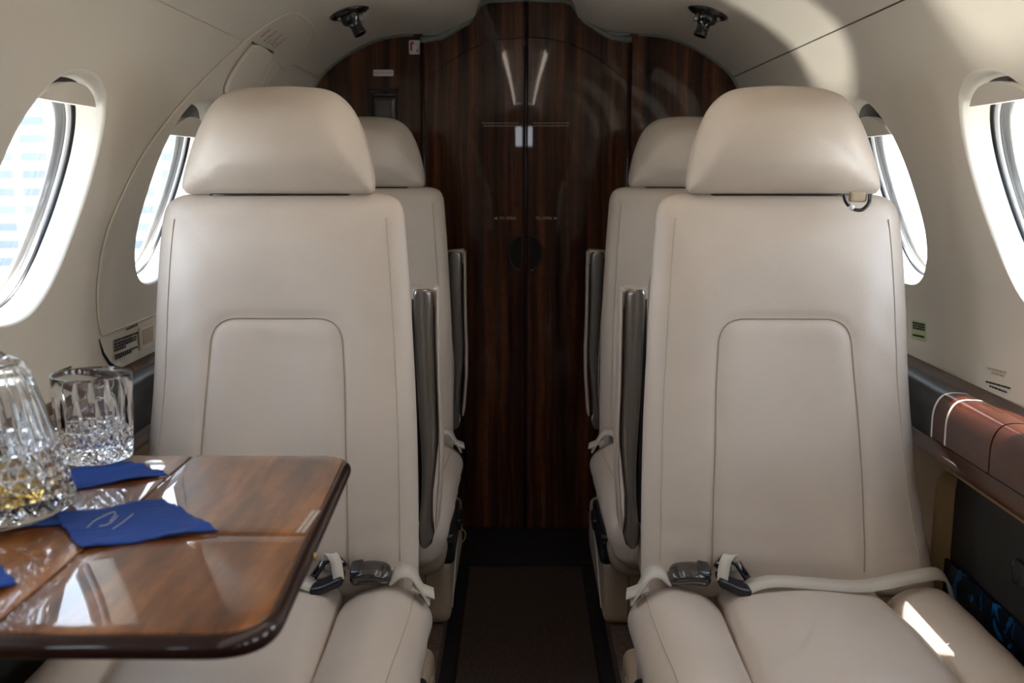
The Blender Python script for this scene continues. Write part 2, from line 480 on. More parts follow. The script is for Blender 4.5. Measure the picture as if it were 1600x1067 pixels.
def wall_tube(pts, r, m, name='trim_1', off=0.0, seg=6, n=80, closed=False):
    Q = [Vector(p) for p in pts]; Q = catmull([Vector((p[1], p[2])) for p in pts], n, closed); sd = pts[0][0]
    v, f_ = tube([shell(sd, q.x, q.y, off) for q in Q], r, seg, closed)
    return mesh(name, v, f_, m)
# long seams where wall lining meets overhead panel
for i, sd in enumerate((-1, 1)):
    a = shell(sd, S_SEAM, Y0, -.0006); b = shell(sd, S_SEAM, Y1, -.0006)
    v, f_ = tube([a, b], .0018, 8); tag(mesh('trim_%d' % (1+i), v, f_, M['groove'] if sd > 0 else M['lip']), kind='structure')
# emergency exit hatch on the left, a raised panel around the second window
hpx = [(240, 547), (210, 566), (186, 573), (167, 556), (156, 522), (150, 470), (153, 420), (165, 362), (186, 310), (215, 252), (250, 200),
       (290, 152), (335, 105), (385, 60), (432, 27), (460, 18), (486, 38), (489, 52), (472, 80), (445, 110)]
hp = [wallpt(*p) for p in hpx]
hl = [Vector((p[1], p[2])) for p in hp]
hl += [Vector((S_SEAM-.02, 2.46)), Vector((W_S+.1, 2.44)), Vector((W_S-.1, 2.42)), Vector((hl[0].x, 2.38))]
hl = resample(catmull(hl, 300, True), 150, True)
hl = [(max(p.x, .16), p.y) for p in hl]
vs2, fs2 = patch(hl, [win_outline(2.03, k=1.012)], .025)
hv = [shell(-1, p.x, p.y, .0035) for p in vs2]
n_ = len(hv); nh = len(hl)
sk = [shell(-1, p[0], p[1], -.002) for p in hl]
# the first nh vertices are the outline
hv += sk; fs2 = list(fs2)+[(i, (i+1) % nh, n_+(i+1) % nh, n_+i) for i in range(nh)]
hatch = empty('door_3', shell(-1, W_S, 2.03)); tag(hatch, kind='structure')
autosmooth(mesh('hatch_panel', hv, fs2, M['wall'], hatch), 30)
v, f_ = tube([shell(-1, p[0], p[1], .0030) for p in hl], .0022, 6, True); mesh('hatch_edging', v, f_, M['lip'], hatch)
# dark shadow gap below the hatch corner
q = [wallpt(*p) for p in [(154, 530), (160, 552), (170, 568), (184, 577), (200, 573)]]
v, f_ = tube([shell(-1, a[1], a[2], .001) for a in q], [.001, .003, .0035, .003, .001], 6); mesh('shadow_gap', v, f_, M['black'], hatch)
# release handle near the top of the hatch
def P3(px, py, off=.004): a = wallpt(px, py); return shell(a[0], a[1], a[2], off)
def wall_quad(pxs, thick, m, name, parent, off=.004, n=6):
    """panel following the lining inside a quad of picture points"""
    A = [wallpt(*p) for p in pxs]; sd = A[0][0]
    q = [Vector((a[1], a[2])) for a in A]; V = []; Fc = []
    for lay in (0, 1):
        for i in range(n+1):
            for j in range(n+1):
                u, w_ = i/n, j/n; p = q[0].lerp(q[1], u).lerp(q[3].lerp(q[2], u), w_); V.append(shell(sd, p.x, p.y, off+(thick if lay else 0)))
    N = (n+1)**2
    for i in range(n):
        for j in range(n):
            a = i*(n+1)+j; Fc.append((a, a+1, a+n+2, a+n+1)); Fc.append((N+a, N+a+n+1, N+a+n+2, N+a+1))
    rim = [j for j in range(n+1)]+[i*(n+1)+n for i in range(1, n+1)]+[n*(n+1)+j for j in range(n-1, -1, -1)]+[i*(n+1) for i in range(n-1, 0, -1)]
    for a, b in zip(rim, rim[1:]+rim[:1]): Fc.append((a, b, N+b, N+a))
    return mesh(name, V, Fc, m, parent, smooth=False)
hd = [wallpt(*p) for p in [(345, 140), (378, 80), (396, 66), (418, 80), (408, 100), (372, 148)]]
hol = catmull([Vector((p[1], p[2])) for p in hd], 60, True)
v, f_ = slab(hol, .010, .006, lambda u, v_, w_: shell(-1, u, v_, .014-w_), rings=5, edge=4)
mesh('release_handle', v, f_, M['ceil'], hatch)
v, f_ = tube([P3(p[0], p[1], .006) for p in [(391, 64), (405, 71), (423, 79)]], .0028, 6); mesh('handle_gap', v, f_, M['groove'], hatch)
v, f_ = tube([P3(p[0], p[1], .006) for p in [(407, 74), (415, 80)]], .0035, 6); mesh('handle_gap', v, f_, M['black'], hatch)
def wall_lines(rows, m, name, parent, th=.0016, off=.0045):
    """rows of small dashes: each row ((x0,y0),(x1,y1)) in picture points, words of uneven length"""
    parts = []
    for (a, b) in rows:
        A = wallpt(*a); B = wallpt(*b); t = 0
        pa = Vector((A[1], A[2])); pb = Vector((B[1], B[2])); L = (pb-pa).length
        if L < 1e-4: continue
        dirv = (pb-pa)/L; nv = Vector((-dirv.y, dirv.x)); x = 0
        while x < L:
            wl = min(L-x, random.uniform(.004, .012))
            if wl > .001:
                c = [pa+dirv*x-nv*th/2, pa+dirv*(x+wl)-nv*th/2, pa+dirv*(x+wl)+nv*th/2, pa+dirv*x+nv*th/2]
                parts.append(([shell(A[0], p.x, p.y, off) for p in c], [(0, 1, 2, 3)]))
            x += wl+.0014
    v, f_ = merge(*parts); return mesh(name, v, f_, m, parent, smooth=False)
wall_lines([((410, 62), (431, 45)), ((420, 67), (440, 50)), ((426, 73), (445, 56))], M['ink'], 'instruction_text', hatch, .0046, .0052)
wall_lines([((414, 66), (422, 59)), ((422, 70), (431, 62))], M['ink'], 'instruction_text', hatch, .0046, .0052)
wall_lines([((405, 55), (412, 50)), ((412, 49), (420, 43))], M['red'], 'instruction_text', hatch, .006, .0052)
# small text block and recess at the foot of the hatch
wall_lines([((194, 515), (212, 507)), ((175, 534), (212, 520)), ((175, 539), (210, 526)), ((175, 544), (210, 530)), ((175, 549), (194, 541)), ((176, 557), (212, 542)), ((177, 561), (203, 549))], M['ink'], 'warning_text', hatch, .0042, .0042)
wall_quad([(214, 513), (237, 505), (237, 538), (216, 547)], .004, M['lip'], 'recess_frame', hatch, .0035)
wall_quad([(216, 516), (233, 510), (233, 533), (217, 541)], .0006, M['shell'], 'recess_well', hatch, .0078)
# second small hatch joint beside it
for i, pts in enumerate(([(415, 137), (430, 117), (446, 101)], [(446, 101), (470, 111), (498, 124)])):
    v, f_ = tube([P3(*p, 0) for p in pts], .0014, 6); tag(mesh('trim_%d' % (3+i), v, f_, M['lip']), kind='structure')

# ------------------------------------------------------------------ windows
def sleeve_pt(side, wy, t, depth, k, a=WA, b=WB, e=WE):
    c, s_ = math.cos(t), math.sin(t)
    q = b*k*math.copysign(abs(s_)**(2/e), s_); s = W_S+q; Y = wy+WSH*q+a*k*math.copysign(abs(c)**(2/e), c)
    p = shell(side, s, Y); p.x += side*depth; return p
def make_window(side, wy, num, shade=True, slotc=.86, shadec=.76, drop=.008):
    root = empty('window_%d' % num, (side*.80, wy, 1.06)); tag(root, kind='structure')
    N = 72; T = [2*PI*i/N for i in range(N)]
    steps = [(-.004, 1.0), (0, .992), (.006, .975), (.02, .955), (.034, .93), (.040, .915)]
    def ringset(steps):
        V = []; Fc = []
        for d, k in steps:
            V += [sleeve_pt(side, wy, t, d, k) for t in T]
        for i in range(len(steps)-1):
            for j in range(N): q = (j+1) % N; Fc.append((i*N+j, i*N+q, (i+1)*N+q, (i+1)*N+j))
        return V, Fc
    steps[0] = (0, 1.006)
    v, f_ = ringset(steps); mesh('window_sleeve', v, f_, M['sleeve'], root)
    v, f_ = ringset([(.040, .915), (.043, .90), (.046, .90)]); mesh('gasket', v, f_, M['black'], root)
    v, f_ = ringset([(.046, .90), (.048, .875), (.051, .87)]); mesh('pane_frame', v, f_, M['white'], root)
    v, f_ = ringset([(.051, .87), (.053, .86), (.059, .86), (.060, .845), (.068, .845)]); mesh('outer_gasket', v, f_, M['gun'], root)
    for d, k in ((.052, .865), (.066, .845)):
        V = [sleeve_pt(side, wy, t, d, k) for t in T]; mesh('pane', V, [(0, i, i+1) for i in range(1, N-1)], M['pane'], root, smooth=False)
    if shade:
        # pulled-up shade: rounded plate near the top of the sleeve with a dark slot above it
        def top_part(k, cut, shift, d0, d1):
            pts = []
            for i in range(41):
                v0 = math.asin(min(1, cut)); t = v0+(PI-2*v0)*i/40
                c, s_ = math.cos(t), math.sin(t)
                q = WB*k*abs(s_)**(2/WE)-shift; pts.append((W_S+q, wy+WSH*q+WA*k*math.copysign(abs(c)**(2/WE), c)))
            V = []
            for d in (d0, d1):
                for s, Y in pts: p = shell(side, s, Y); p.x += side*d; V.append(p)
            n = len(pts); Fc = [tuple(range(n)), tuple(range(2*n-1, n-1, -1))]
            for i in range(n): j = (i+1) % n; Fc.append((i, j, n+j, n+i))
            return V, Fc
        v, f_ = top_part(.965, slotc, .0, .026, .029); mesh('shade_slot', v, f_, M['black'], root, smooth=False)
        v, f_ = top_part(.955, shadec, drop, .008, .020); autosmooth(mesh('window_shade', v, f_, M['wall'], root), 40)
k = 0
for side in (-1, 1):
    for wy in WIN_Y: k += 1; make_window(side, wy, k, wy > 1, *((.70, .74, .030) if wy > 2 else (.86, .80, .010)))

# ------------------------------------------------------------------ floor, side panels, ends
v, f_ = box((-.80, Y0, -.03), (.80, 3.05, 0)); tag(mesh('floor', v, f_, M['edge'], smooth=False), kind='structure')
v, f_ = rbox((-.158, Y0, 0), (.158, 2.66, .012), .005, 6); tag(mesh('aisle_runner', v, f_, M['runner'], smooth=False), 'dark brown carpet runner along the aisle between the seats', 'carpet')
for s in (-1, 1):
    a, b = sorted((s*.195, s*.735))
    v, f_ = box((a, Y0, .0005), (b, 2.985, .06)); o = tag(mesh('floor', v, f_, M['carpet'], smooth=False), kind='structure')
v, f_ = box((-.19, 2.69, 0), (.19, 2.985, .004)); tag(mesh('trim_5', v, f_, M['edge'], smooth=False), kind='structure')
# bulkhead and sliding doors
def profile_loop(z0=0.0):
    R = [Vector((prof(S_TOP*i/60).x, prof(S_TOP*i/60).y)) for i in range(61)]
    return R
def clip_halfplane(poly, f):
    out = []
    for i in range(len(poly)):
        a = poly[i-1]; b = poly[i]; fa = f(a); fb = f(b)
        if fa*fb < 0: out.append(a.lerp(b, fa/(fa-fb)))
        if fb >= 0: out.append(b)
    return out
half = [Vector((0.3, 0)), Vector((.76, 0))]+profile_loop()
half = [Vector((0, 0)), Vector((.735, 0))]+profile_loop()+[Vector((.14, 1.575)), Vector((.128, 1.598)), Vector((0, 1.607))]
for s, nm in ((-1, 'wall_back'), (1, 'wall_back')):
    po = clip_halfplane(half, lambda p: p.x-.302)
    po = [Vector((p.x*s, p.y)) for p in po]
    v, f_ = prism(po, 3.0, 3.03); tag(mesh(nm, v, f_, M['wood'], smooth=False), kind='structure')
doorhalf = [(.008, .004), (.300, .004), (.300, 1.478), (.245, 1.484), (.165, 1.528), (.132, 1.578), (.105, 1.588), (.008, 1.590)]
archz = lambda x: 1.490-1.05*x*x-.55*max(0, x-.1)**1.0*x
for s, nm in ((-1, 'door_1'), (1, 'door_2')):
    root = empty(nm, (s*.155, 3.0, 0)); tag(root, kind='structure')
    dh = [Vector(p) for p in doorhalf]
    dense = resample(dh, 160, True)
    low = [Vector((p.x, min(p.y, archz(p.x)-.0015))) for p in dense]
    NX = 24
    def leaf(zlo, zhi, nz):
        V = []; Fc = []
        for j in range(nz+1):
            for i in range(NX+1):
                x = .006+(.300-.006)*i/NX; a = zlo(x); b = zhi(x); z = a+(b-a)*j/nz
                V.append(Vector((s*x, 2.988+.012*(x/.3)**2+(0), z)))
        for j in range(nz):
            for i in range(NX): q = j*(NX+1)+i; Fc.append((q, q+1, q+NX+2, q+NX+1))
        k = len(V)
        V += [v_+Vector((0, .03, 0)) for v_ in V]
        rim = list(range(NX+1))+[j*(NX+1)+NX for j in range(1, nz+1)]+[nz*(NX+1)+i for i in range(NX-1, -1, -1)]+[j*(NX+1) for j in range(nz-1, 0, -1)]
        for a, b in zip(rim, rim[1:]+rim[:1]): Fc.append((a, b, k+b, k+a))
        return V, Fc
    def topz(x):
        T = [(.0, 1.590), (.105, 1.588), (.132, 1.578), (.165, 1.528), (.245, 1.486), (.300, 1.479), (.4, 1.47)]
        for (x0, z0), (x1, z1) in zip(T, T[1:]):
            if x0 <= x <= x1: return z0+(z1-z0)*(x-x0)/(x1-x0)
    v, f_ = leaf(lambda x: .004, lambda x: archz(x)-.0012, 30); autosmooth(mesh('door_leaf', v, f_, M['wood'], root), 40)
    v, f_ = leaf(lambda x: archz(x)+.0012, topz, 4); autosmooth(mesh('transom_panel', v, f_, M['wood'], root), 40)
    # recessed half-moon pull
    hz = at_y(824, 395, 2.99).z; R = .052
    po = [(s*(.012+R*.72*math.sin(PI*i/24)), hz+R*math.cos(PI*i/24)) for i in range(25)]
    v, f_ = prism(po, 2.984, 2.990); mesh('door_pull', v, f_, M['blackgloss'], root, smooth=False)
    v, f_ = tube([Vector((a, 2.984, b)) for a, b in po], .0028, 8); mesh('pull_rim', v, f_, M['darkmetal'], root)
    z1 = at_y(824, 341, 2.99).z; xx = s*.058
    text_mesh('door_text', 'TO OPEN', .0115, (xx+s*-.004, 2.9865, z1), (1, 0, 0), (0, 0, 1), M['pale'], root)
    ax = xx+s*.030; tri = [(ax+s*.007, z1), (ax-s*.003, z1+.004), (ax-s*.003, z1-.004)]
    v, f_ = prism(tri, 2.9855, 2.9865); mesh('arrow_mark', v, f_, M['pale'], root, smooth=False)
    z2 = at_y(824, 193, 2.99).z
    for dz in (0, -.008):
        parts = []; x = .022
        while x < .125:
            wl = random.uniform(.003, .010); parts.append(prism([(s*x, z2+dz), (s*(x+wl), z2+dz), (s*(x+wl), z2+dz+.0022), (s*x, z2+dz+.0022)], 2.9845, 2.9865)); x += wl+.002
        v, f_ = merge(*parts); mesh('placard_text', v, f_, M['shell'], root, smooth=False)
# bright edge strips beside the door opening + head trim
for i, s in enumerate((-1, 1)):
    v, f_ = rbox((s*.302-.006, 2.980, .0), (s*.302+.006, 3.004, 1.476), .005, 6); tag(mesh('trim_%d' % (6+i), v, f_, M['rim']), kind='structure')
v, f_ = rbox((-.0045, 2.978, .004), (.0045, 3.01, 1.588), .003, 6); tag(mesh('trim_8', v, f_, M['rim']), kind='structure')
tp = [(.306, 1.484), (.300, 1.484), (.245, 1.492), (.168, 1.535), (.136, 1.583), (.108, 1.594), (0, 1.596)]
tp = [Vector((a, 2.992, b)) for a, b in tp]; tp = tp+[Vector((-p.x, p.y, p.z)) for p in tp[::-1][1:]]
v, f_ = tube(tp, .009, 8); tag(mesh('trim_9', v, f_, M['trimgrey']), kind='structure')
v, f_ = box((-.16, 3.02, 1.47), (.16, 3.03, 1.62)); tag(mesh('trim_10', v, f_, M['ceil'], smooth=False), kind='structure')
v, f_ = box((-.33, 3.021, 0), (.33, 3.04, 1.61)); tag(mesh('trim_11', v, f_, M['edge'], smooth=False), kind='structure')
# arch edge trim along the bulkhead on both sides
for i, s in enumerate((-1, 1)):
    v, f_ = tube([shell(s, s_, 2.995, .002) for s_ in [S_TOP*k/60 for k in range(5, 52)]], .005, 8); tag(mesh('trim_%d' % (12+i), v, f_, M['trimgrey']), kind='structure')
# two glowing strips added unseen in the ceiling channel, to reflect in the doors
wm = bpy.data.materials.new('added_strip_glow'); wm.use_nodes = True; b_ = wm.node_tree.nodes['Principled BSDF']
b_.inputs['Emission Color'].default_value = (1, .90, .80, 1); b_.inputs['Emission Strength'].default_value = 6
for s in (-1, 1):
    v, f_ = rbox((s*.126-.009, -1.2, 1.578), (s*.126+.009, 1.75, 1.592), .005, 5)
    o = mesh('added_glow_strip', v, f_, wm, origin=(s*.126, .3, 1.6)); tag(o, 'slim warm glowing strip added for door reflections on the %s side of the ceiling channel' % ('left' if s < 0 else 'right'), 'light', 'added ceiling glow strips')
# front end of the cabin, behind the viewer: flight deck partition with two windscreen panes
FP = [Vector((0, .1)), Vector((.735, .1))]
v1 = []
for s in (-1, 1):
    hh = [Vector((s*p.x, p.y)) for p in half]
    def band(z0, z1, x0, x1):
        return prism(clip_halfplane(clip_halfplane(clip_halfplane(clip_halfplane(hh, lambda p: p.y-z0), lambda p: z1-p.y), lambda p: p.x*s-x0), lambda p: x1-p.x*s), Y0-.03, Y0)
    v, f_ = merge(band(0, 1.30, 0, 1), band(1.44, 1.7, 0, 1), band(1.30, 1.44, 0, .035), band(1.30, 1.44, .12, 1))
    tag(mesh('wall_front', v, f_, M['front'], smooth=False), kind='structure')

# ------------------------------------------------------------------ signs and tray on the bulkhead
def sign(name, px0, py0, px1, py1, label, cat, y=2.998):
    a = at_y(px0, py0, y); b = at_y(px1, py1, y)
    root = empty(name, ((a.x+b.x)/2, y, b.z)); tag(root, label, cat)
    ol = fpoly([(a.x, b.z, .004), (b.x, b.z, .004), (b.x, a.z, .004), (a.x, a.z, .004)], 48)
    v, f_ = slab(ol, .002, .0006, lambda u, v_, w_: Vector((u, y-.002+w_, v_)), rings=3, edge=2)
    mesh('sign_plate', v, f_, M['white'], root)
    return root, a, b
r_, a, b = sign('no_smoking_sign', 583, 109, 615, 119, 'small white sign with red NO SMOKING lettering on dark wood bulkhead', 'sign')
text_mesh('sign_text', 'NO SMOKING', .0088, ((a.x+b.x)/2, 2.9955, (a.z+b.z)/2), (1, 0, 0), (0, 0, 1), M['red'], r_)
r_, a, b = sign('pictogram_sign', 639, 63, 657, 85, 'white rounded square sign with red hook symbol and arrow, high on bulkhead', 'sign')
W = b.x-a.x; H = a.z-b.z
P = lambda u, v_: Vector((a.x+W*u, 2.9952, b.z+H*v_))
v, f_ = tube([P(.20, .25), P(.20, .75), P(.24, .84), P(.32, .86), P(.40, .80), P(.43, .66)], [.0036, .0036, .003, .0025, .0022, .0016], 6, flat=.3, upv=(0, 1, 0)); mesh('hook_symbol', v, f_, M['red'], r_)
v, f_ = merge(tube([P(.74, .38), P(.74, .22)], .0013, 6), prism([(P(.74, 0).x-.0045, P(0, .26).z), (P(.74, 0).x+.0045, P(0, .26).z), (P(.74, 0).x, P(0, .13).z)], 2.9945, 2.9955)); mesh('arrow_symbol', v, f_, M['red'], r_)
a = at_y(578, 138, 2.995); b = at_y(623, 196, 2.995)
r_ = empty('bulkhead_tray', ((a.x+b.x)/2, 2.99, b.z)); tag(r_, 'dark metal flip tray set in bulkhead below the no smoking sign', 'tray')
v, f_ = merge(box((a.x, 2.985, b.z), (a.x+.006, 3.0, a.z)), box((b.x-.006, 2.985, b.z), (b.x, 3.0, a.z)), box((a.x, 2.985, a.z-.006), (b.x, 3.0, a.z)), box((a.x, 2.985, b.z), (b.x, 3.0, b.z+.006)))
mesh('tray_frame', v, f_, M['black'], r_, smooth=False)
v, f_ = rbox((a.x+.007, 2.990, b.z+.007), (b.x-.007, 2.999, a.z-.022), .003, 6); mesh('tray_lid', v, f_, M['darkmetal'], r_)
v, f_ = rbox((a.x+.007, 2.985, a.z-.024), (b.x-.007, 2.996, a.z-.014), .004, 6); mesh('lid_hinge', v, f_, M['darkmetal'], r_)

# ------------------------------------------------------------------ overhead air vents
def gasper(px, py, tilt, label):
    sd, s, Y = wallpt(px, py); p0 = shell(sd, s, Y); nn = pnorm(s); ax = Vector((sd*nn.x, 0, nn.y)).normalized()
    root = empty('air_vent', p0); tag(root, label, 'air vent', 'overhead air vents')
    v, f_ = lathe([(.050, -.002), (.052, .002), (.049, .007), (.038, .011), (.030, .012)], p0, 40, axis=ax); mesh('vent_bezel', v, f_, M['blackgloss'], root)
    d = (ax+Vector(tilt)).normalized()
    v, f_ = lathe([(.026, .0), (.028, .012), (.024, .020), (.016, .026), (.0145, .040), (.0165, .052), (.0155, .055), (.011, .055), (.010, .045)], p0+ax*.006, 32, axis=d); autosmooth(mesh('vent_nozzle', v, f_, M['blackgloss'], root), 50)
    for q in (-1, 1):
        v, f_ = lathe([(.006, 0), (.006, .014), (.004, .018)], p0+Vector((q*.026, -.016, 0))+ax*.008, 16, axis=ax); mesh('reading_light', v, f_, M['gun'], root)
gasper(545, 18, (.28, -.1, -.1), 'glossy black overhead air vent left of the aisle, nozzle tilted to the right')
gasper(1107, 18, (-.08, -.1, -.2), 'glossy black overhead air vent right of the aisle, nozzle pointing straight down')

# ------------------------------------------------------------------ side ledges and lower side panels
def side_ledge(s):
    word = 'right' if s > 0 else 'left'
    root = empty('side_console', (s*.70, 1.2, .06)); tag(root, 'glossy dark wood console with tan lower panel and black pocket under the %s windows' % word, 'console')
    X = lambda x: s*x
    shelf = [(.748, .750), (.735, .743), (.712, .741), (.700, .738), (.695, .64), (.73, .64)]
    v, f_ = prism([(X(a), b) for a, b in shelf], -1.35, 2.98); autosmooth(mesh('shelf', v, f_, M['ledgewood'], root), 40)
    # nose: rounded box rail, separated in sections
    nose = [(.722, .742), (.715, .7455), (.690, .7465), (.676, .742), (.667, .730), (.662, .710), (.662, .672), (.668, .668), (.722, .668)]
    cuts = [(-1.35, .52, 'ledgewood'), (.524, 1.0, 'ledgewood'), (1.004, 1.395, 'ledgewood'), (1.399, 1.545, 'ledgewood'), (1.5455, 1.551, 'chrome'), (1.5515, 1.597, 'ledgewood'), (1.5975, 1.603, 'chrome'), (1.6035, 2.30, 'bleather'), (2.304, 2.98, 'ledgewood')]
    nn_ = catmull([Vector(p) for p in nose[:7]], 40)+[Vector(p) for p in nose[7:]]
    for y0, y1, mm in cuts:
        nm = {'ledgewood': 'wood_lid', 'chrome': 'trim_strip', 'bleather': 'leather_pad'}[mm]
        mm2 = 'lip' if mm == 'chrome' else mm
        v, f_ = prism([(X(p.x), p.y) for p in nn_], y0, y1); o = autosmooth(mesh(nm, v, f_, M[mm2], root), 40)
        if mm == 'bleather': o['label'] = 'black leather pad'
    v, f_ = prism([(X(a), b) for a, b in [(.72, .666), (.669, .666), (.676, .64), (.684, .625), (.72, .62)]], -1.35, 2.98); autosmooth(mesh('lower_rail', v, f_, M['ledgewood'], root), 50)
    for cy in (1.27, .3):
        v, f_ = lathe([(.036, .0), (.037, .003), (.034, .005), (.031, .003), (.030, -.001)], (X(.705), cy, .7455), 40); mesh('cup_holder', v, f_, M['gun'], root)
        v, f_ = lathe([(.030, .0), (.030, .0018), (.0295, .002)], (X(.705), cy, .7455), 32); mesh('cup_well', v, f_, M['black'], root)
    return root
CONSOLE = {s: side_ledge(s) for s in (-1, 1)}
def side_panel(s):
    word = 'right' if s > 0 else 'left'
    root = CONSOLE[s]
    x0 = s*.722
    outer = [(Y0+.05, .062), (2.98, .062), (2.98, .62), (Y0+.05, .62)]
    hole = fpoly([(.85, .30, .05), (1.70, .30, .05), (1.70, .60, .05), (.85, .60, .05)], 80)
    P_ = []; 
    for i in range(4):
        a = Vector(outer[i]); b = Vector(outer[(i+1) % 4]); P_ += [a.lerp(b, k/30) for k in range(30)]
    vs_, fs_ = patch([tuple(p) for p in P_], [[tuple(p) for p in hole]], .08)
    V = [Vector((x0, p.x, p.y)) for p in vs_]
    mesh('panel_face', V, fs_, M['tan'], root, smooth=False)
    nn = len(hole); V = []; Fc = []
    for dx, k in ((-.004, 1.0), (-.006, .99), (.0, .985), (.03, .98)):
        c = Vector((1.275, .45)); V += [Vector((x0+s*dx, (c+(p-c)*k).x, (c+(p-c)*k).y)) for p in hole]
    V = [Vector((x0, p.x, p.y)) for p in hole]+V
    for i in range(4):
        for j in range(nn): q = (j+1) % nn; Fc.append((i*nn+j, i*nn+q, (i+1)*nn+q, (i+1)*nn+j))
    mesh('pocket_rim', V, Fc, M['tan'], root)
    v, f_ = box((min(x0+s*.028, x0+s*.034), .80, .26), (max(x0+s*.028, x0+s*.034), 1.76, .64))
    mesh('pocket_back', v, f_, M['ink'], root, smooth=False)
    v, f_ = rbox((min(x0+s*.016, x0+s*.03), 1.42, .48), (max(x0+s*.016, x0+s*.03), 1.46, .52), .006, 6); mesh('pocket_latch', v, f_, M['black'], root)
    return root
for s in (-1, 1): side_panel(s)
# folded glossy magazine standing in the right pocket
mg = bpy.data.materials.new('magazine_cover'); mg.use_nodes = True; n = mg.node_tree; b_ = n.nodes['Principled BSDF']
t_ = n.nodes.new('ShaderNodeTexCoord'); wv = n.nodes.new('ShaderNodeTexNoise'); wv.inputs['Scale'].default_value = 9; wv.inputs['Distortion'].default_value = 3
r = n.nodes.new('ShaderNodeValToRGB'); r.color_ramp.elements[0].position = .56; r.color_ramp.elements[0].color = (.004, .008, .016, 1)
r.color_ramp.elements[1].position = .78; r.color_ramp.elements[1].color = (.02, .22, .62, 1)
n.links.new(t_.outputs['Object'], wv.inputs[0]); n.links.new(wv.outputs[0], r.inputs[0]); n.links.new(r.outputs[0], b_.inputs['Base Color']); b_.inputs['Roughness'].default_value = .15
v = [Vector((.735, 1.68, .31)), Vector((.735, 1.30, .31)), Vector((.735, 1.30, .425)), Vector((.735, 1.66, .43)), Vector((.735, 1.68, .43))]
V = v+[p+Vector((.006, 0, 0)) for p in v]
o = mesh('magazine', V, [(0, 1, 2, 3, 4), (9, 8, 7, 6, 5)]+[(i, (i+1) % 5, 5+(i+1) % 5, 5+i) for i in range(5)], mg, smooth=False, origin=(.735, 1.55, .33))
tag(o, 'dark magazine with a bright blue cover tucked in the right side pocket', 'magazine')

# ------------------------------------------------------------------ seats
SX = .435
def px_plane(px, py, y0, z0, k):
    """meet of the line of sight with the reclined plane y = y0 + k (z - z0)"""
    d = ray(px, py); t = (y0+k*(EYE.z-z0))/(d.y-k*d.z); return EYE+d*t
REC = .16; YB = 1.585; ZB = .42
def yb(z): return YB+REC*(z-ZB)
back_px = [(1003, 940), (1003, 860), (1004, 760), (1007, 650), (1012, 550), (1018, 450), (1025, 360), (1031, 318), (1052, 301), (1100, 298), (1220, 298), (1340, 299), (1385, 302), (1410, 322), (1419, 380), (1425, 480), (1429, 600), (1437, 700), (1450, 800), (1464, 880), (1472, 940)]
head_px = [(1078, 288), (1083, 250), (1097, 200), (1118, 160), (1150, 136), (1200, 129), (1250, 129), (1300, 134), (1335, 152), (1358, 190), (1376, 240), (1387, 288), (1378, 300), (1320, 301), (1230, 301), (1140, 301), (1087, 300)]
pan_px = [(1110, 922, 0), (1112, 760, .3), (1117, 600, .3), (1123, 498, .045), (1325, 498, .045), (1335, 640, .3), (1343, 780, .3), (1350, 922, 0)]
def xz(p, y0=YB, z0=ZB, k=REC): q = px_plane(p[0], p[1], y0, z0, k); return Vector((q.x, q.z))
back_ol = resample(catmull([xz(p) for p in back_px], 260), 200, True)
head_ol = catmull([xz(p, 1.665, 1.07, .10) for p in head_px], 140, True)
pan_ol = fpoly([tuple(xz(p))+(p[2],) for p in pan_px], 200)
BXC = sum(p.x for p in back_ol)/len(back_ol)
def smooth(t): t = max(0, min(1, t)); return t*t*(3-2*t)
def back_front(u, v, d, di):
    """relief of the seat back: negative = towards the sitter"""
    x = (u-BXC)
    f = -.016*smooth(d/.09)
    f += .016*math.exp(-((x)/.10)**2)*smooth((1.0-v)/.2)          # shallow hollow between the side bolsters
    f -= .014*math.exp(-((v-.62)/.12)**2)*math.exp(-(x/.16)**2)   # lumbar swell
    f += .0024*math.exp(-(di/.009)**2)
    f -= .0022*smooth(di/.03)
    for sx in (-1, 1):                                              # soft puckers beside the panel shoulders
        ax = x*sx; ay = v-.80
        f += .0009*math.sin(75*(ax*.8+ay*.9))*math.exp(-((ax-.165)/.035)**2-((ay)/.10)**2)
    f += .0006*math.sin(v*95+u*14)*math.exp(-((v-.50)/.07)**2)
    return f
def back_at(u, v):
    d = float(sdf_np([(u, v)], back_ol)[0]); di = float(sdf_np([(u, v)], pan_low)[0])
    r = .032; dd = min(r, d); roll = r*(1-math.sqrt(max(0, 1-((r-dd)/r)**2)))
    w_ = roll+back_front(u, v, d, di)*min(1, d/r*1.5)
    return Vector((u, yb(v)+w_, v-.16*w_))
pan_low = resample(pan_ol, 120, True)
HX = sum(p.x for p in head_ol)/len(head_ol)
def head_front(u, v, d, di): return -.014*smooth(d/.055)-.020*math.exp(-((u-HX)/.10)**2-((v-1.155)/.055)**2)
mapb = lambda u, v, w_: Vector((BXC+(u-BXC)*(1-.75*max(0, w_-.02)), yb(v)+w_, v-.16*w_))
maph = lambda u, v, w_: Vector((HX+(u-HX)*(1-.5*max(0, w_-.03)), 1.665+.10*(v-1.07)+w_-.010, v-.06*w_))
BACK = pad(back_ol, .115, .032, mapb, .006, back_front, pan_low)
HEAD = pad(head_ol, .125, .050, maph, .008, head_front)
nb = len(back_ol); inner_line = []
for k in range(nb):
    t = back_ol[(k+1) % nb]-back_ol[k-1]; q = Vector((t.y, -t.x)).normalized(); c = back_ol[k]
    if q.dot(c-Vector((BXC, .74))) < 0: q = -q
    inner_line.append(c-q*.030)
STITCH = []
for sg in (-1, 1):
    ids = sorted([p for p in inner_line if (p.x-BXC)*sg > .12 and .45 < p.y < 1.03], key=lambda p: p.y)
    STITCH.append([back_at(p.x, p.y)+Vector((0, -.0006, 0)) for p in resample(ids, 100)])
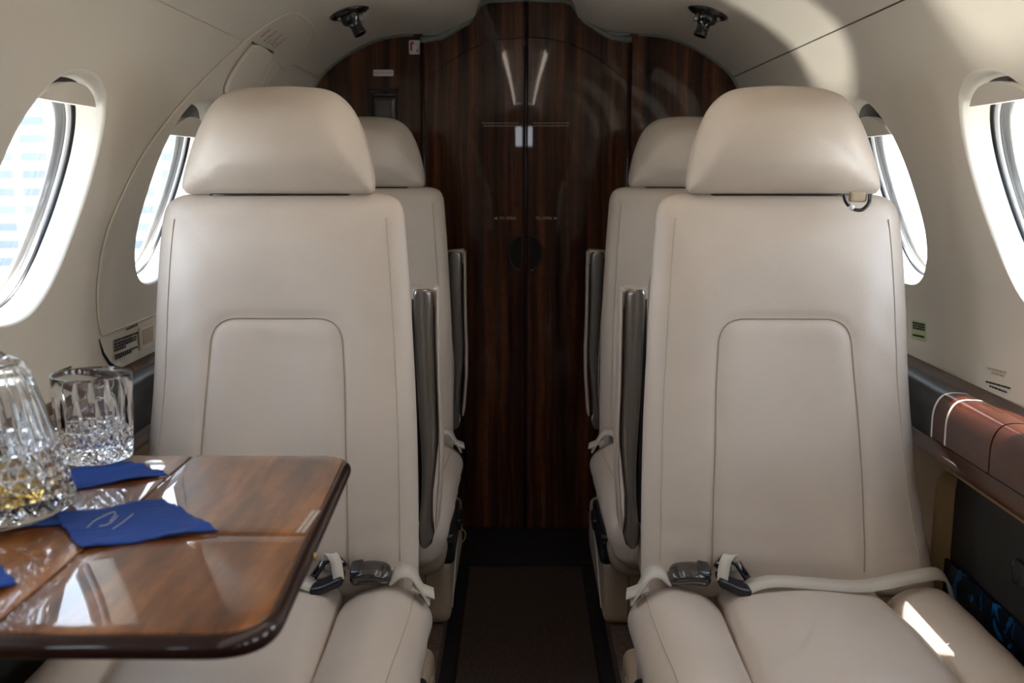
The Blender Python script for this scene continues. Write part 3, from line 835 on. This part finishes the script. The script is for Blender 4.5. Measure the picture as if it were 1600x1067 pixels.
pts_ = [p for p in pan_ol if p.y > .44]; k0 = min(range(len(pan_ol)), key=lambda k: pan_ol[k].y)
ordered = [pan_ol[(k0+k) % len(pan_ol)] for k in range(len(pan_ol))]
ordered = [p for p in ordered if p.y > .44]
brk = max(range(len(ordered)), key=lambda k: (ordered[k]-ordered[k-1]).length); ordered = ordered[brk:]+ordered[:brk]
PANSEAM = [back_at(p.x, p.y)+Vector((0, -.0006, 0)) for p in ordered]
def make_seat(s, label):
    org = Vector((s*SX, 1.45, .06))
    root = empty('passenger_seat', org); tag(root, label, 'seat', 'cream leather passenger seats')
    mir = lambda p: Vector((s*p.x, p.y, p.z))
    def part(name, vf, m, smooth_=True, parent=root, asm=None):
        v, f_ = vf; o = mesh(name, [mir(p) for p in v], f_, m, parent, smooth_)
        if asm: autosmooth(o, asm)
        return o
    bk = part('backrest', BACK, M['leather'])
    for path in STITCH: part('stitch_line', tube(path, .0009, 6), M['thread'], parent=bk)
    part('panel_seam', tube(PANSEAM, .0012, 6), M['seam'], parent=bk)
    hr = part('headrest', HEAD, M['leather'])
    part('headrest_seam', tube([maph(p.x, p.y, .055)+Vector(((p.x-HX)*.004, 0, 0)) for p in head_ol], .0011, 6, True), M['thread'], parent=hr)
    for hx in (-.07, .07): part('headrest_post', tube([(HX+hx, 1.74, 1.0), (HX+hx, 1.745, 1.12)], .008, 10), M['black'])
    part('headrest_slot', rbox((HX-.12, 1.70, 1.052), (HX+.12, 1.78, 1.074), .008, 6), M['black'])
    # seat cushion: centre pad and two bolsters
    def cdef(p):
        q = Vector(p); fr = smooth((1.33-q.y)/.22)
        if q.z > .30: q.z -= .055*fr*fr
        q.z += .010*math.exp(-((q.x-.452)/.09)**2)*smooth((q.z-.3)/.1) + .012*math.exp(-((q.y-1.40)/.12)**2)*smooth((q.z-.3)/.1)
        q.x = .452+(q.x-.452)*(1+.10*smooth((1.6-q.y)/.4))
        return q
    cush = part('seat_cushion', rbox((.318, 1.10, .265), (.586, 1.64, .418), .035, 26, cdef), M['leather'])
    def bdef(sg, xc):
        def f(p):
            q = Vector(p); up = smooth((q.z-.26)/.14); yy = (q.y-1.12)/.5
            q.z += up*(.020*math.exp(-((q.x-xc)/.05)**2)-.004)
            q.z -= up*.075*smooth((1.32-q.y)/.26)**2
            q.z -= up*.012*smooth((q.y-1.52)/.1)
            low = smooth((.41-q.z)/.17)
            q.x += sg*-1*.034*low*smooth((q.x-xc)*sg/.05+.5)      # outer side falls away inwards
            q.x += -sg*.0
            q.x += .0025*math.sin(q.y*60+q.z*35)*smooth((xc-q.x)*-sg/.06)*.5
            return q
        return f
    bi = part('inner_bolster', rbox((.157, 1.11, .255), (.322, 1.600, .416), .050, 26, bdef(-1, .235)), M['leather'])
    bo = part('outer_bolster', rbox((.582, 1.11, .255), (.714, 1.600, .416), .045, 26, bdef(1, .655)), M['leather'])
    # stitched seam on the inner bolster
    path = [Vector((.190+.012*smooth((1.5-y)/.4), y, .4285-.075*smooth((1.32-y)/.26)**2-.010*smooth((y-1.52)/.1)+.003)) for y in [1.14+.43*i/30 for i in range(31)]]
    # seam is projected onto the bolster surface below
    from mathutils.bvhtree import BVHTree
    bm_ = bmesh.new(); bm_.from_mesh(bi.data); bv = BVHTree.FromBMesh(bm_); og = wloc(bi)
    pp = []
    for p in path:
        h = bv.ray_cast(mir(Vector((p.x, p.y, .6)))-og, Vector((0, 0, -1)))
        if h[0] is not None: pp.append(h[0]+og+Vector((0, 0, .0006)))
    bm_.free()
    if len(pp) > 3:
        v, f_ = tube(pp, .0011, 6); mesh('bolster_seam', v, f_, M['thread'], bi)
    # side shell, pedestal, controls
    def shdef(p):
        q = Vector(p); low = smooth((.30-q.z)/.2); q.x += .03*low if q.x < .4 else 0
        return q
    part('side_shell', rbox((.178, 1.17, .218), (.70, 1.60, .31), .038, 14, shdef), M['shell'])
    part('pivot_bracket', rbox((.212, 1.56, .34), (.245, 1.85, .45), .015, 10), M['shell'])
    ped = part('pedestal', rbox((.178, 1.28, .061), (.60, 1.78, .215), .022, 12), M['shell'])
    part('pedestal_joint', tube([(.235, 1.2788, .075), (.235, 1.2788, .205)], .0012, 6), M['groove'], parent=ped)
    part('pedestal_cover_trim', tube([(.1775, 1.34, .08), (.1765, 1.50, .17), (.1775, 1.70, .19)], .0016, 6), M['lip'], parent=ped)
    part('recline_knob', lathe([(.020, 0), (.021, .008), (.017, .014)], (.182, 1.26, .275), 24, axis=(-1, 0, 0)), M['blackgloss'])
    part('slide_lever', rbox((.158, 1.38, .255), (.176, 1.46, .285), .007, 8), M['blackgloss'])
    part('lever_slot', rbox((.165, 1.24, .225), (.20, 1.50, .30), .012, 8), M['black'])
    # belt: buckle, latch tongue, straps
    bx, by, bz = .262, 1.552, .450
    def bkdef(p):
        q = Vector(p); q.z += .004*math.cos((q.x-bx)*60); 
        q = q-Vector((bx, by, bz)); q.rotate(Matrix.Rotation(.35, 3, 'X')); return q+Vector((bx, by, bz))
    bu = part('belt_buckle', rbox((bx-.034, by-.022, bz-.014), (bx+.034, by+.022, bz+.014), .014, 12, bkdef), M['darkmetal'])
    part('release_button', rbox((bx+.012, by-.016, bz+.010), (bx+.033, by+.016, bz+.018), .004, 8, bkdef), M['blackgloss'], parent=bu)
    tg = part('latch_plate', rbox((bx+.044, by-.026, bz-.020), (bx+.098, by+.018, bz-.004), .006, 8, lambda p: Vector((p.x, p.y, p.z+.010*math.sin((p.x-bx)*50)))), M['black'])
    part('latch_bar', tube([(bx+.046, by+.01, bz+.010), (bx+.060, by+.022, bz+.022), (bx+.082, by+.018, bz+.014), (bx+.096, by, bz-.006)], .0075, 8, flat=.7), M['blackgloss'], parent=tg)
    def ribbon(path, w, th=.0022, wide=(0, 1, 0)):
        P = catmull([Vector(p) for p in path], 40); V = []; Fc = []
        for i, p in enumerate(P):
            a = P[max(0, i-1)]; b = P[min(39, i+1)]; t = (b-a).normalized(); wd = Vector(wide); wd = (wd-t*wd.dot(t)).normalized(); nn = t.cross(wd)
            for q in (wd*w/2+nn*th/2, wd*w/2-nn*th/2, -wd*w/2-nn*th/2, -wd*w/2+nn*th/2): V.append(p+q)
        for i in range(39):
            for k in range(4): a = i*4; Fc.append((a+k, a+(k+1) % 4, a+4+(k+1) % 4, a+4+k))
        Fc += [(3, 2, 1, 0), (156, 157, 158, 159)]
        return V, Fc
    part('latch_webbing', ribbon([(bx+.050, by-.016, bz-.004), (bx+.058, by-.002, bz+.026), (bx+.072, by+.012, bz+.028), (bx+.080, by+.02, bz+.0)], .018, .004, (1, 0, 0)), M['strap'], parent=tg)
    part('belt_strap', ribbon([(bx+.090, by-.008, bz-.020), (bx+.13, by-.006, bz-.008), (bx+.20, by-.004, bz-.012), (bx+.28, by-.010, bz-.014), (bx+.36, by-.006, bz+.0), (bx+.42, by+.012, bz-.004), (bx+.45, by+.03, bz-.06)], .027, .003, (0, .92, .35)), M['strap'])
    part('belt_loop', ribbon([(bx-.032, by, bz-.008), (bx-.050, by-.004, bz+.006), (bx-.068, by-.010, bz+.005), (bx-.083, by-.016, bz-.014), (bx-.096, by-.012, bz-.040)], .034, .004, (.15, 1, .2)), M['strap'])
    part('loop_anchor', ribbon([(bx-.070, by-.020, bz-.010), (bx-.086, by-.018, bz-.018), (bx-.104, by-.012, bz-.028)], .026, .003, (.1, 1, .3)), M['strap'])
    # armrest folded up beside the back
    def bar(secs, name, m, r):
        V = []; Fc = []; n = 20
        for (x0, x1, y0, y1, z) in secs:
            for i in range(n):
                t = 2*PI*i/n; e = 3.2; c, q = math.cos(t), math.sin(t)
                V.append(Vector(((x0+x1)/2+(x1-x0)/2*math.copysign(abs(c)**(2/e), c), (y0+y1)/2+(y1-y0)/2*math.copysign(abs(q)**(2/e), q), z)))
        for a in range(len(secs)-1):
            for i in range(n): j = (i+1) % n; Fc.append((a*n+i, a*n+j, (a+1)*n+j, (a+1)*n+i))
        Fc += [tuple(range(n)), tuple(range(len(secs)*n-1, (len(secs)-1)*n-1, -1))]
        return part(name, (V, Fc), m, asm=60)
    S_ = []
    for (l, r_, py) in [(984, 1004, 453), (979, 1009, 455), (977, 1011, 461), (976, 1011, 480), (975, 1008, 540), (973, 1005, 600), (970, 1001, 660), (970, 998, 700), (974, 996, 740), (978, 996, 780), (978, 999, 815), (975, 1001, 840), (978, 999, 853), (984, 994, 858)]:
        a = at_y(l, py, 1.80); b = at_y(r_, py, 1.80); S_.append((a.x, b.x, 1.80, 1.855, a.z))
    arm = bar(S_, 'armrest', M['gun'], 0)
    S2 = []
    for (l, r_, py) in [(975, 978, 449), (972, 1011, 451), (971, 1013, 457), (970, 1012, 480)]:
        a = at_y(l, py, 1.81); b = at_y(r_, py, 1.81); S2.append((a.x, b.x, 1.812, 1.866, a.z))
    S2b = []
    for (l, r_, py) in [(970, 974, 455), (969, 973, 500), (967, 971, 600), (963, 968, 680), (963, 968, 740), (966, 971, 790), (968, 973, 820), (970, 972, 828)]:
        a = at_y(l, py, 1.80); b = at_y(r_, py, 1.80); S2b.append((a.x-.0008, b.x+.0008, 1.798, 1.862, a.z))
    bar(S2b, 'armrest_side_trim', M['leather'], 0)
    bar(S2, 'armrest_cap', M['leather'], 0)
    S3 = []
    for (l, r_, py) in [(1003, 1014, 470), (1003, 1014, 500), (1000, 1012, 600), (995, 1010, 700), (994, 1008, 780), (996, 1006, 820)]:
        a = at_y(l, py, 1.80); b = at_y(r_, py, 1.80); S3.append((a.x, b.x, 1.815, 1.86, a.z))
    bar(S3, 'armrest_inner_face', M['black'], 0)
    return root
def copy_tree(o, parent=None):
    c = o.copy(); C.objects.link(c); c.parent = parent
    for ch in list(o.children): copy_tree(ch, c)
    return c
seatL = make_seat(-1, 'front left cream leather seat directly behind the wood table')
seatR = make_seat(1, 'front right cream leather seat with black loop at headrest and sun patch on cushion')
for sd, st, lb in ((-1, seatL, 'rear left cream leather seat nearest the bulkhead, mostly hidden behind front left seat'), (1, seatR, 'rear right cream leather seat nearest the bulkhead, mostly hidden behind front right seat')):
    c = copy_tree(st); c.location.y += .90; c['label'] = lb
# black tab loop hanging from the headrest of the front right seat
lp = [at_y(*p, 1.628) for p in [(1318, 303), (1322, 316), (1332, 326), (1346, 328), (1357, 318), (1360, 303)]]
root = empty('loop_tab', at_y(1340, 300, 1.66)); tag(root, 'black and white loop on a cream tab under the front right headrest', 'strap loop')
v, f_ = tube(catmull(lp, 40), .0052, 8, flat=.6); mesh('loop_cord', v, f_, M['blackgloss'], root)
v, f_ = tube([lp[1]*.55+lp[2]*.45+Vector((0, -.003, 0)), lp[2]+Vector((0, -.003, 0))], .0048, 8); mesh('loop_sleeve', v, f_, M['white'], root)
a = at_y(1328, 299, 1.63); b = at_y(1354, 316, 1.63); v, f_ = rbox((a.x, 1.628, b.z), (b.x, 1.640, a.z), .004, 6); mesh('loop_tab_cloth', v, f_, M['shell'], root)

# ------------------------------------------------------------------ fold-out table
ZT = .76
def flat_map(ztop): return lambda u, v, w_: Vector((u, v, ztop-w_))
troot = empty('folding_table', (-.47, .95, .70)); tag(troot, 'glossy mahogany fold-out table in front of the front left seat', 'table')
ol = fpoly([(-.658, .690, .01), (-.202, .690, .052), (-.221, 1.186, .040), (-.658, 1.186, .01)], 220)
v, f_ = slab(ol, .019, .0095, flat_map(ZT-.0015), rings=8, edge=8); mesh('table_edge', v, f_, M['rim'], troot)
def leafp(pts, name): 
    o_ = fpoly(pts, 140); v, f_ = slab(o_, .003, .0012, flat_map(ZT), rings=6, edge=3); return autosmooth(mesh(name, v, f_, M['tablewood'], troot), 50)
xe = -.232; e1 = .699; e2 = 1.178; xs = -.4175; ys = .905
leafp([(-.652, e1, .004), (xs-.0016, e1, .001), (xs-.0016, e2, .001), (-.652, e2, .004)], 'table_leaf')
leafp([(xs+.0016, ys+.0010, .001), (-.2203, ys+.0010, .001), (-.2308, e2, .030), (xs+.0016, e2, .001)], 'table_leaf')
leafp([(xs+.0016, e1, .001), (-.2123, e1, .044), (-.2203, ys-.0010, .001), (xs+.0016, ys-.0010, .001)], 'table_leaf')
for yy in (.78, 1.04): v, f_ = rbox((-.655, yy, .70), (-.35, yy+.05, .739), .01, 8); mesh('support_arm', v, f_, M['gun'], troot)
v, f_ = rbox((-.262, .84, .735), (-.222, .848, .748), .003, 6)
a = at_z(462, 832, ZT); b = at_z(488, 798, ZT); d = (b-a); nrm = Vector((-d.y, d.x, 0)).normalized()
parts = []
for k in (0, 1):
    x = 0; L = d.length
    while x < L:
        wl = random.uniform(.002, .005); p = a-nrm*(k*.0052)+d.normalized()*x; q = p+d.normalized()*min(wl, L-x)
        zz = Vector((0, 0, .0004)); parts.append(([p+zz, q+zz, q-nrm*.0034+zz, p-nrm*.0034+zz], [(0, 1, 2, 3)])); x += wl+.0012
v, f_ = merge(*parts); mesh('table_placard_text', v, f_, M['pale'], troot, smooth=False)
v, f_ = lathe([(.004, 0), (.004, .0015), (.003, .002)], (-.2085, at_z(497, 872, ZT-.012).y, ZT-.0105), 16, axis=(1, 0, 0)); mesh('latch_stud', v, f_, mat('brass', (.6, .42, .15, 1), .3, metal=1), troot)

# ------------------------------------------------------------------ napkins
def napkin(c, size, rot, label, wav=.0022, squig=None):
    n = 56; V = []; h = size/2; R = Matrix.Rotation(rot, 3, 'Z')
    def P(u, v, top):
        # slightly scalloped edge
        e = 1+.008*math.sin(34*u/h if abs(v) > abs(u) else 34*v/h)
        p = Vector((u*e, v*e, 0)); z = .0012+wav*(1+math.sin(u*55+v*22))*.5*smooth((abs(u)+abs(v))/h-.6)+.0006*math.sin(u*160)*smooth((abs(u)+abs(v))/h-.5)
        z += .0012 if top else 0
        return Vector(c)+R @ p+Vector((0, 0, z))
    Fc = []
    for top in (0, 1):
        for i in range(n+1):
            for j in range(n+1): V.append(P(-h+size*i/n, -h+size*j/n, top))
    N = (n+1)**2
    for i in range(n):
        for j in range(n):
            a = i*(n+1)+j; Fc.append((a, a+1, a+n+2, a+n+1)); Fc.append((N+a, N+a+n+1, N+a+n+2, N+a+1))
    rim = [j for j in range(n+1)]+[i*(n+1)+n for i in range(1, n+1)]+[n*(n+1)+j for j in range(n-1, -1, -1)]+[i*(n+1) for i in range(n-1, 0, -1)]
    for a, b in zip(rim, rim[1:]+rim[:1]): Fc.append((a, b, N+b, N+a))
    root = empty('napkin', c); tag(root, label, 'napkin', 'blue cloth napkins on the table')
    mesh('napkin_cloth', V, Fc, M['navy'], root)
    if squig:
        parts = []
        for pts in squig:
            parts.append(tube(catmull([at_z(*p, ZT+.0058) for p in pts], 30), .0007, 5))
        v, f_ = merge(*parts); mesh('napkin_monogram', v, f_, M['pale'], root)
    return root
# corners of the front napkin seen at (80,790) (125,857) (340,828) (250,780)
def quad_napkin(pxs, label, squig=None, wav=.003):
    q = [at_z(*p, ZT+.002) for p in pxs]; n = 48; V = []; Fc = []
    for top in (0, 1):
        for i in range(n+1):
            for j in range(n+1):
                u, w_ = i/n, j/n
                uu = u+.006*math.sin(w_*38)*(1 if u > .5 else -1)*abs(2*u-1)**4; ww = w_+.006*math.sin(u*38)*(1 if w_ > .5 else -1)*abs(2*w_-1)**4
                p = q[0].lerp(q[1], uu).lerp(q[3].lerp(q[2], uu), ww)
                ed = max(abs(2*u-1), abs(2*w_-1)); p.z = ZT+.0006+wav*.5*(1+math.sin(u*13+w_*9+1))*smooth((ed-.55)/.45)+.0005*(1+math.sin(u*60+w_*7))*.5+(.0016 if top else 0)
                V.append(p)
    N = (n+1)**2
    for i in range(n):
        for j in range(n):
            a = i*(n+1)+j; Fc.append((a, a+1, a+n+2, a+n+1)); Fc.append((N+a, N+a+n+1, N+a+n+2, N+a+1))
    rim = [j for j in range(n+1)]+[i*(n+1)+n for i in range(1, n+1)]+[n*(n+1)+j for j in range(n-1, -1, -1)]+[i*(n+1) for i in range(n-1, 0, -1)]
    for a, b in zip(rim, rim[1:]+rim[:1]): Fc.append((a, b, N+b, N+a))
    c = (q[0]+q[1]+q[2]+q[3])/4; c.z = ZT
    root = empty('napkin', c); tag(root, label, 'napkin', 'blue cloth napkins on the table')
    mesh('napkin_cloth', V, Fc, M['navy'], root)
    if squig:
        parts = [tube(catmull([at_z(*p, ZT+.0042) for p in pts], 30), .0004, 5) for pts in squig]
        v, f_ = merge(*parts); mesh('napkin_monogram', v, f_, M['pale'], root)
    return root
quad_napkin([(85, 806), (126, 858), (340, 829), (255, 781)], 'blue cloth napkin with scribbled monogram at centre of the table',
            squig=[[(136, 824), (150, 812), (176, 800), (180, 803), (172, 814)], [(155, 822), (168, 819), (178, 812), (184, 805)], [(176, 826), (190, 817), (208, 803)]])
q2 = quad_napkin([(30, 742), (60, 772), (262, 742), (205, 722)], 'blue cloth napkin lying under the cut crystal tumbler')
q3 = quad_napkin([(-190, 900), (-110, 960), (26, 912), (-6, 880)], 'blue cloth napkin mostly cut off at the left edge of the table')
q4 = quad_napkin([(-170, 800), (-150, 838), (98, 818), (62, 776)], 'blue cloth napkin lying under the crystal decanter', wav=.0006)

# ------------------------------------------------------------------ crystal
def tri(x): x = x/(2*PI); return abs((x-math.floor(x))*2-1)
def crystal_pattern(h0, h1, k, amp, flutes, hf0, hf1, ampf, zk=300):
    """diamond cuts from h0 to h1, long leaf cuts from hf0 to hf1"""
    def f(a, z, i):
        r = 1.0
        if h0 < z < h1:
            env = smooth((z-h0)/.004)*smooth((h1-z)/.004)
            kk = k/2*(a)
            d1 = tri(k*a+z*zk); d2 = tri(k*a-z*zk)
            r -= amp*env*max(0, max(d1, d2)-.35)*1.4
        if hf0 < z < hf1:
            t = (z-hf0)/(hf1-hf0); wdt = math.sin(PI*t)**.6
            q = abs(((a*flutes/(2*PI)) % 1)-.5)*2
            r -= ampf*max(0, wdt-q*1.9)
        return r
    return f
ZN = ZT+.0034
def add_crystal(name, prof_out, prof_in, c, rf, root, seg=160):
    n1 = len(prof_out); V = []; Fc = []
    def ring(r, z, use):
        k = len(V)
        for i in range(seg):
            a = 2*PI*i/seg; q = r*(rf(a, z, 0) if use else 1); V.append(Vector(c)+Vector((q*math.cos(a), q*math.sin(a), z)))
        return k
    R = [ring(r, z, True) for r, z in prof_out]+[ring(r, z, False) for r, z in prof_in]
    for a, b in zip(R, R[1:]):
        for i in range(seg): j = (i+1) % seg; Fc.append((a+i, a+j, b+j, b+i))
    Fc.append(tuple(R[0]+i for i in range(seg))[::-1]); Fc.append(tuple(R[-1]+i for i in range(seg)))
    return autosmooth(mesh(name, V, Fc, M['crystal'], root), 22)
def dense(P, n): return [tuple(p) for p in resample([Vector(p) for p in P], n)]
# tumbler
tc_ = at_z(152, 716, ZN); tc_.z = ZN
tum = empty('tumbler', tc_); tag(tum, 'cut crystal whisky tumbler, empty, standing on a blue napkin beside the decanter', 'glass')
H = .104
po = dense([(.036, .0), (.0405, .003), (.042, .010), (.0435, .05), (.0455, H-.002), (.0450, H)], 110)
pi_ = [(.0438, H), (.0430, H-.002), (.0425, .09), (.0410, .05), (.0395, .030), (.036, .0215), (.025, .018), (.004, .017)]
add_crystal('tumbler_glass', po, pi_, tc_, crystal_pattern(.003, .042, 22, .085, 14, .034, .082, .050, 420), tum, 308)
# decanter
dc = at_z(-8, 797, ZN); dc.z = ZN
dec = empty('decanter', dc); tag(dec, 'tall cut crystal decanter with a little amber whisky, at left edge of the table', 'decanter')
po = dense([(.070, 0), (.0755, .004), (.077, .012), (.073, .03), (.062, .075), (.051, .115), (.043, .141), (.036, .152), (.023, .158), (.0145, .165), (.0125, .178), (.014, .186), (.0205, .1895), (.021, .1925), (.018, .1945)], 170)
pi_ = [(.014, .1945), (.0100, .190), (.0090, .178), (.0095, .165), (.018, .154), (.030, .148), (.039, .137), (.0460, .115), (.057, .075), (.067, .03), (.069, .020), (.063, .014), (.03, .012), (.004, .0115)]
add_crystal('decanter_body', po, pi_, dc, crystal_pattern(.008, .070, 26, .060, 26, .062, .150, .035, 270), dec, 338)
v, f_ = lathe([(.002, .0125), (.03, .0130), (.0625, .0150), (.0682, .0205), (.0668, .030), (.0662, .0325), (.03, .0325), (.002, .0325)], dc, 96); mesh('whisky', v, f_, M['whisky'], dec)
st = dense([(.0080, .176), (.0088, .1945), (.012, .1965), (.008, .200), (.0075, .206), (.011, .214), (.016, .226), (.0195, .240), (.019, .250), (.013, .256), (.005, .258)], 50)
v, f_ = lathe(st, dc, 64, rf=lambda a, z, i: 1-(.06*tri(8*a) if z > .204 else 0)); autosmooth(mesh('stopper', v, f_, M['crystal'], dec), 22)

# ------------------------------------------------------------------ wall placards
def wall_label(name, rows, label, m=None, bgp=None, th=.0034):
    a = P3(*rows[0][0], .0)
    root = empty(name, a); tag(root, label, 'label')
    if bgp: wall_quad(bgp[0], .0005, bgp[1], 'label_backing', root, .0002, 3)
    wall_lines(rows, m or M['ink'], 'label_text', root, th, .0012)
wall_label('wall_placard', [((83, 584), (111, 573)), ((88, 587), (106, 581))], 'small pale green placard with black text on left wall behind the tumbler', bgp=([(81, 582), (113, 570), (113, 580), (83, 591)], M['greenish']))
wall_label('wall_placard', [((78, 609), (88, 606))], 'tiny dark placard text low on left wall beside the decanter')
wall_label('wall_placard', [((1544, 575), (1574, 583)), ((1550, 582), (1570, 588))], 'upper two-line tan placard text on right wall above the ledge', M['shell'])
wall_label('wall_placard', [((1541, 596), (1580, 607)), ((1547, 603), (1574, 613))], 'lower two-line dark placard text on right wall just above the ledge', th=.003)
wall_label('wall_placard', [((1427, 504), (1446, 508)), ((1427, 508), (1446, 512)), ((1427, 512), (1446, 516)), ((1427, 523), (1445, 527))], 'grey placard with dark text half hidden beside front right seat back', bgp=([(1424, 499), (1447, 504), (1447, 534), (1424, 529)], M['greenish']), th=.004)
# yellow pull tab low beside the rear left seat
v, f_ = tube(catmull([at_y(*p, 2.35) for p in [(722, 826), (727, 832), (726, 842), (721, 848)]], 20), .0012, 6)
o = mesh('pull_cord', v, f_, M['yellow'], origin=at_y(724, 836, 2.35)); tag(o, 'thin yellow cord loop low beside the rear left seat', 'cord')

# ------------------------------------------------------------------ outside the windows
v, f_ = box((-60, -60, -1.25), (60, 60, -1.2)); tag(mesh('ground', v, f_, mat('bright_concrete', (.62, .61, .58, 1), .9, var=.05), smooth=False), kind='structure')
hg = empty('hangar', (-22, 22, -1.2)); tag(hg, 'pale grey hangar with grid panelled wall outside the left windows', 'building')
gm = bpy.data.materials.new('hangar_panels'); gm.use_nodes = True; n = gm.node_tree; b_ = n.nodes['Principled BSDF']
t_ = n.nodes.new('ShaderNodeTexCoord'); bt = n.nodes.new('ShaderNodeTexBrick'); bt.offset = 0; bt.inputs['Scale'].default_value = .6; bt.inputs['Mortar Size'].default_value = .06
bt.inputs['Color1'].default_value = (.13, .145, .17, 1); bt.inputs['Color2'].default_value = (.095, .11, .135, 1); bt.inputs['Mortar'].default_value = (.4, .4, .42, 1)
mp = n.nodes.new('ShaderNodeMapping'); mp.inputs['Rotation'].default_value = (PI/2, 0, 0)
n.links.new(t_.outputs['Object'], mp.inputs[0]); n.links.new(mp.outputs[0], bt.inputs[0]); n.links.new(bt.outputs[0], b_.inputs['Base Color'])
v, f_ = box((-34, 24, -1.2), (-6, 30, 6.5)); mesh('hangar_wall', v, f_, gm, hg, smooth=False)
v, f_ = prism([(-35, 6.5), (-5, 6.5), (-20, 10)], 23.5, 30.5); mesh('hangar_roof', v, f_, mat('hangar_roof', (.06, .065, .075, 1), .6), hg, smooth=False)
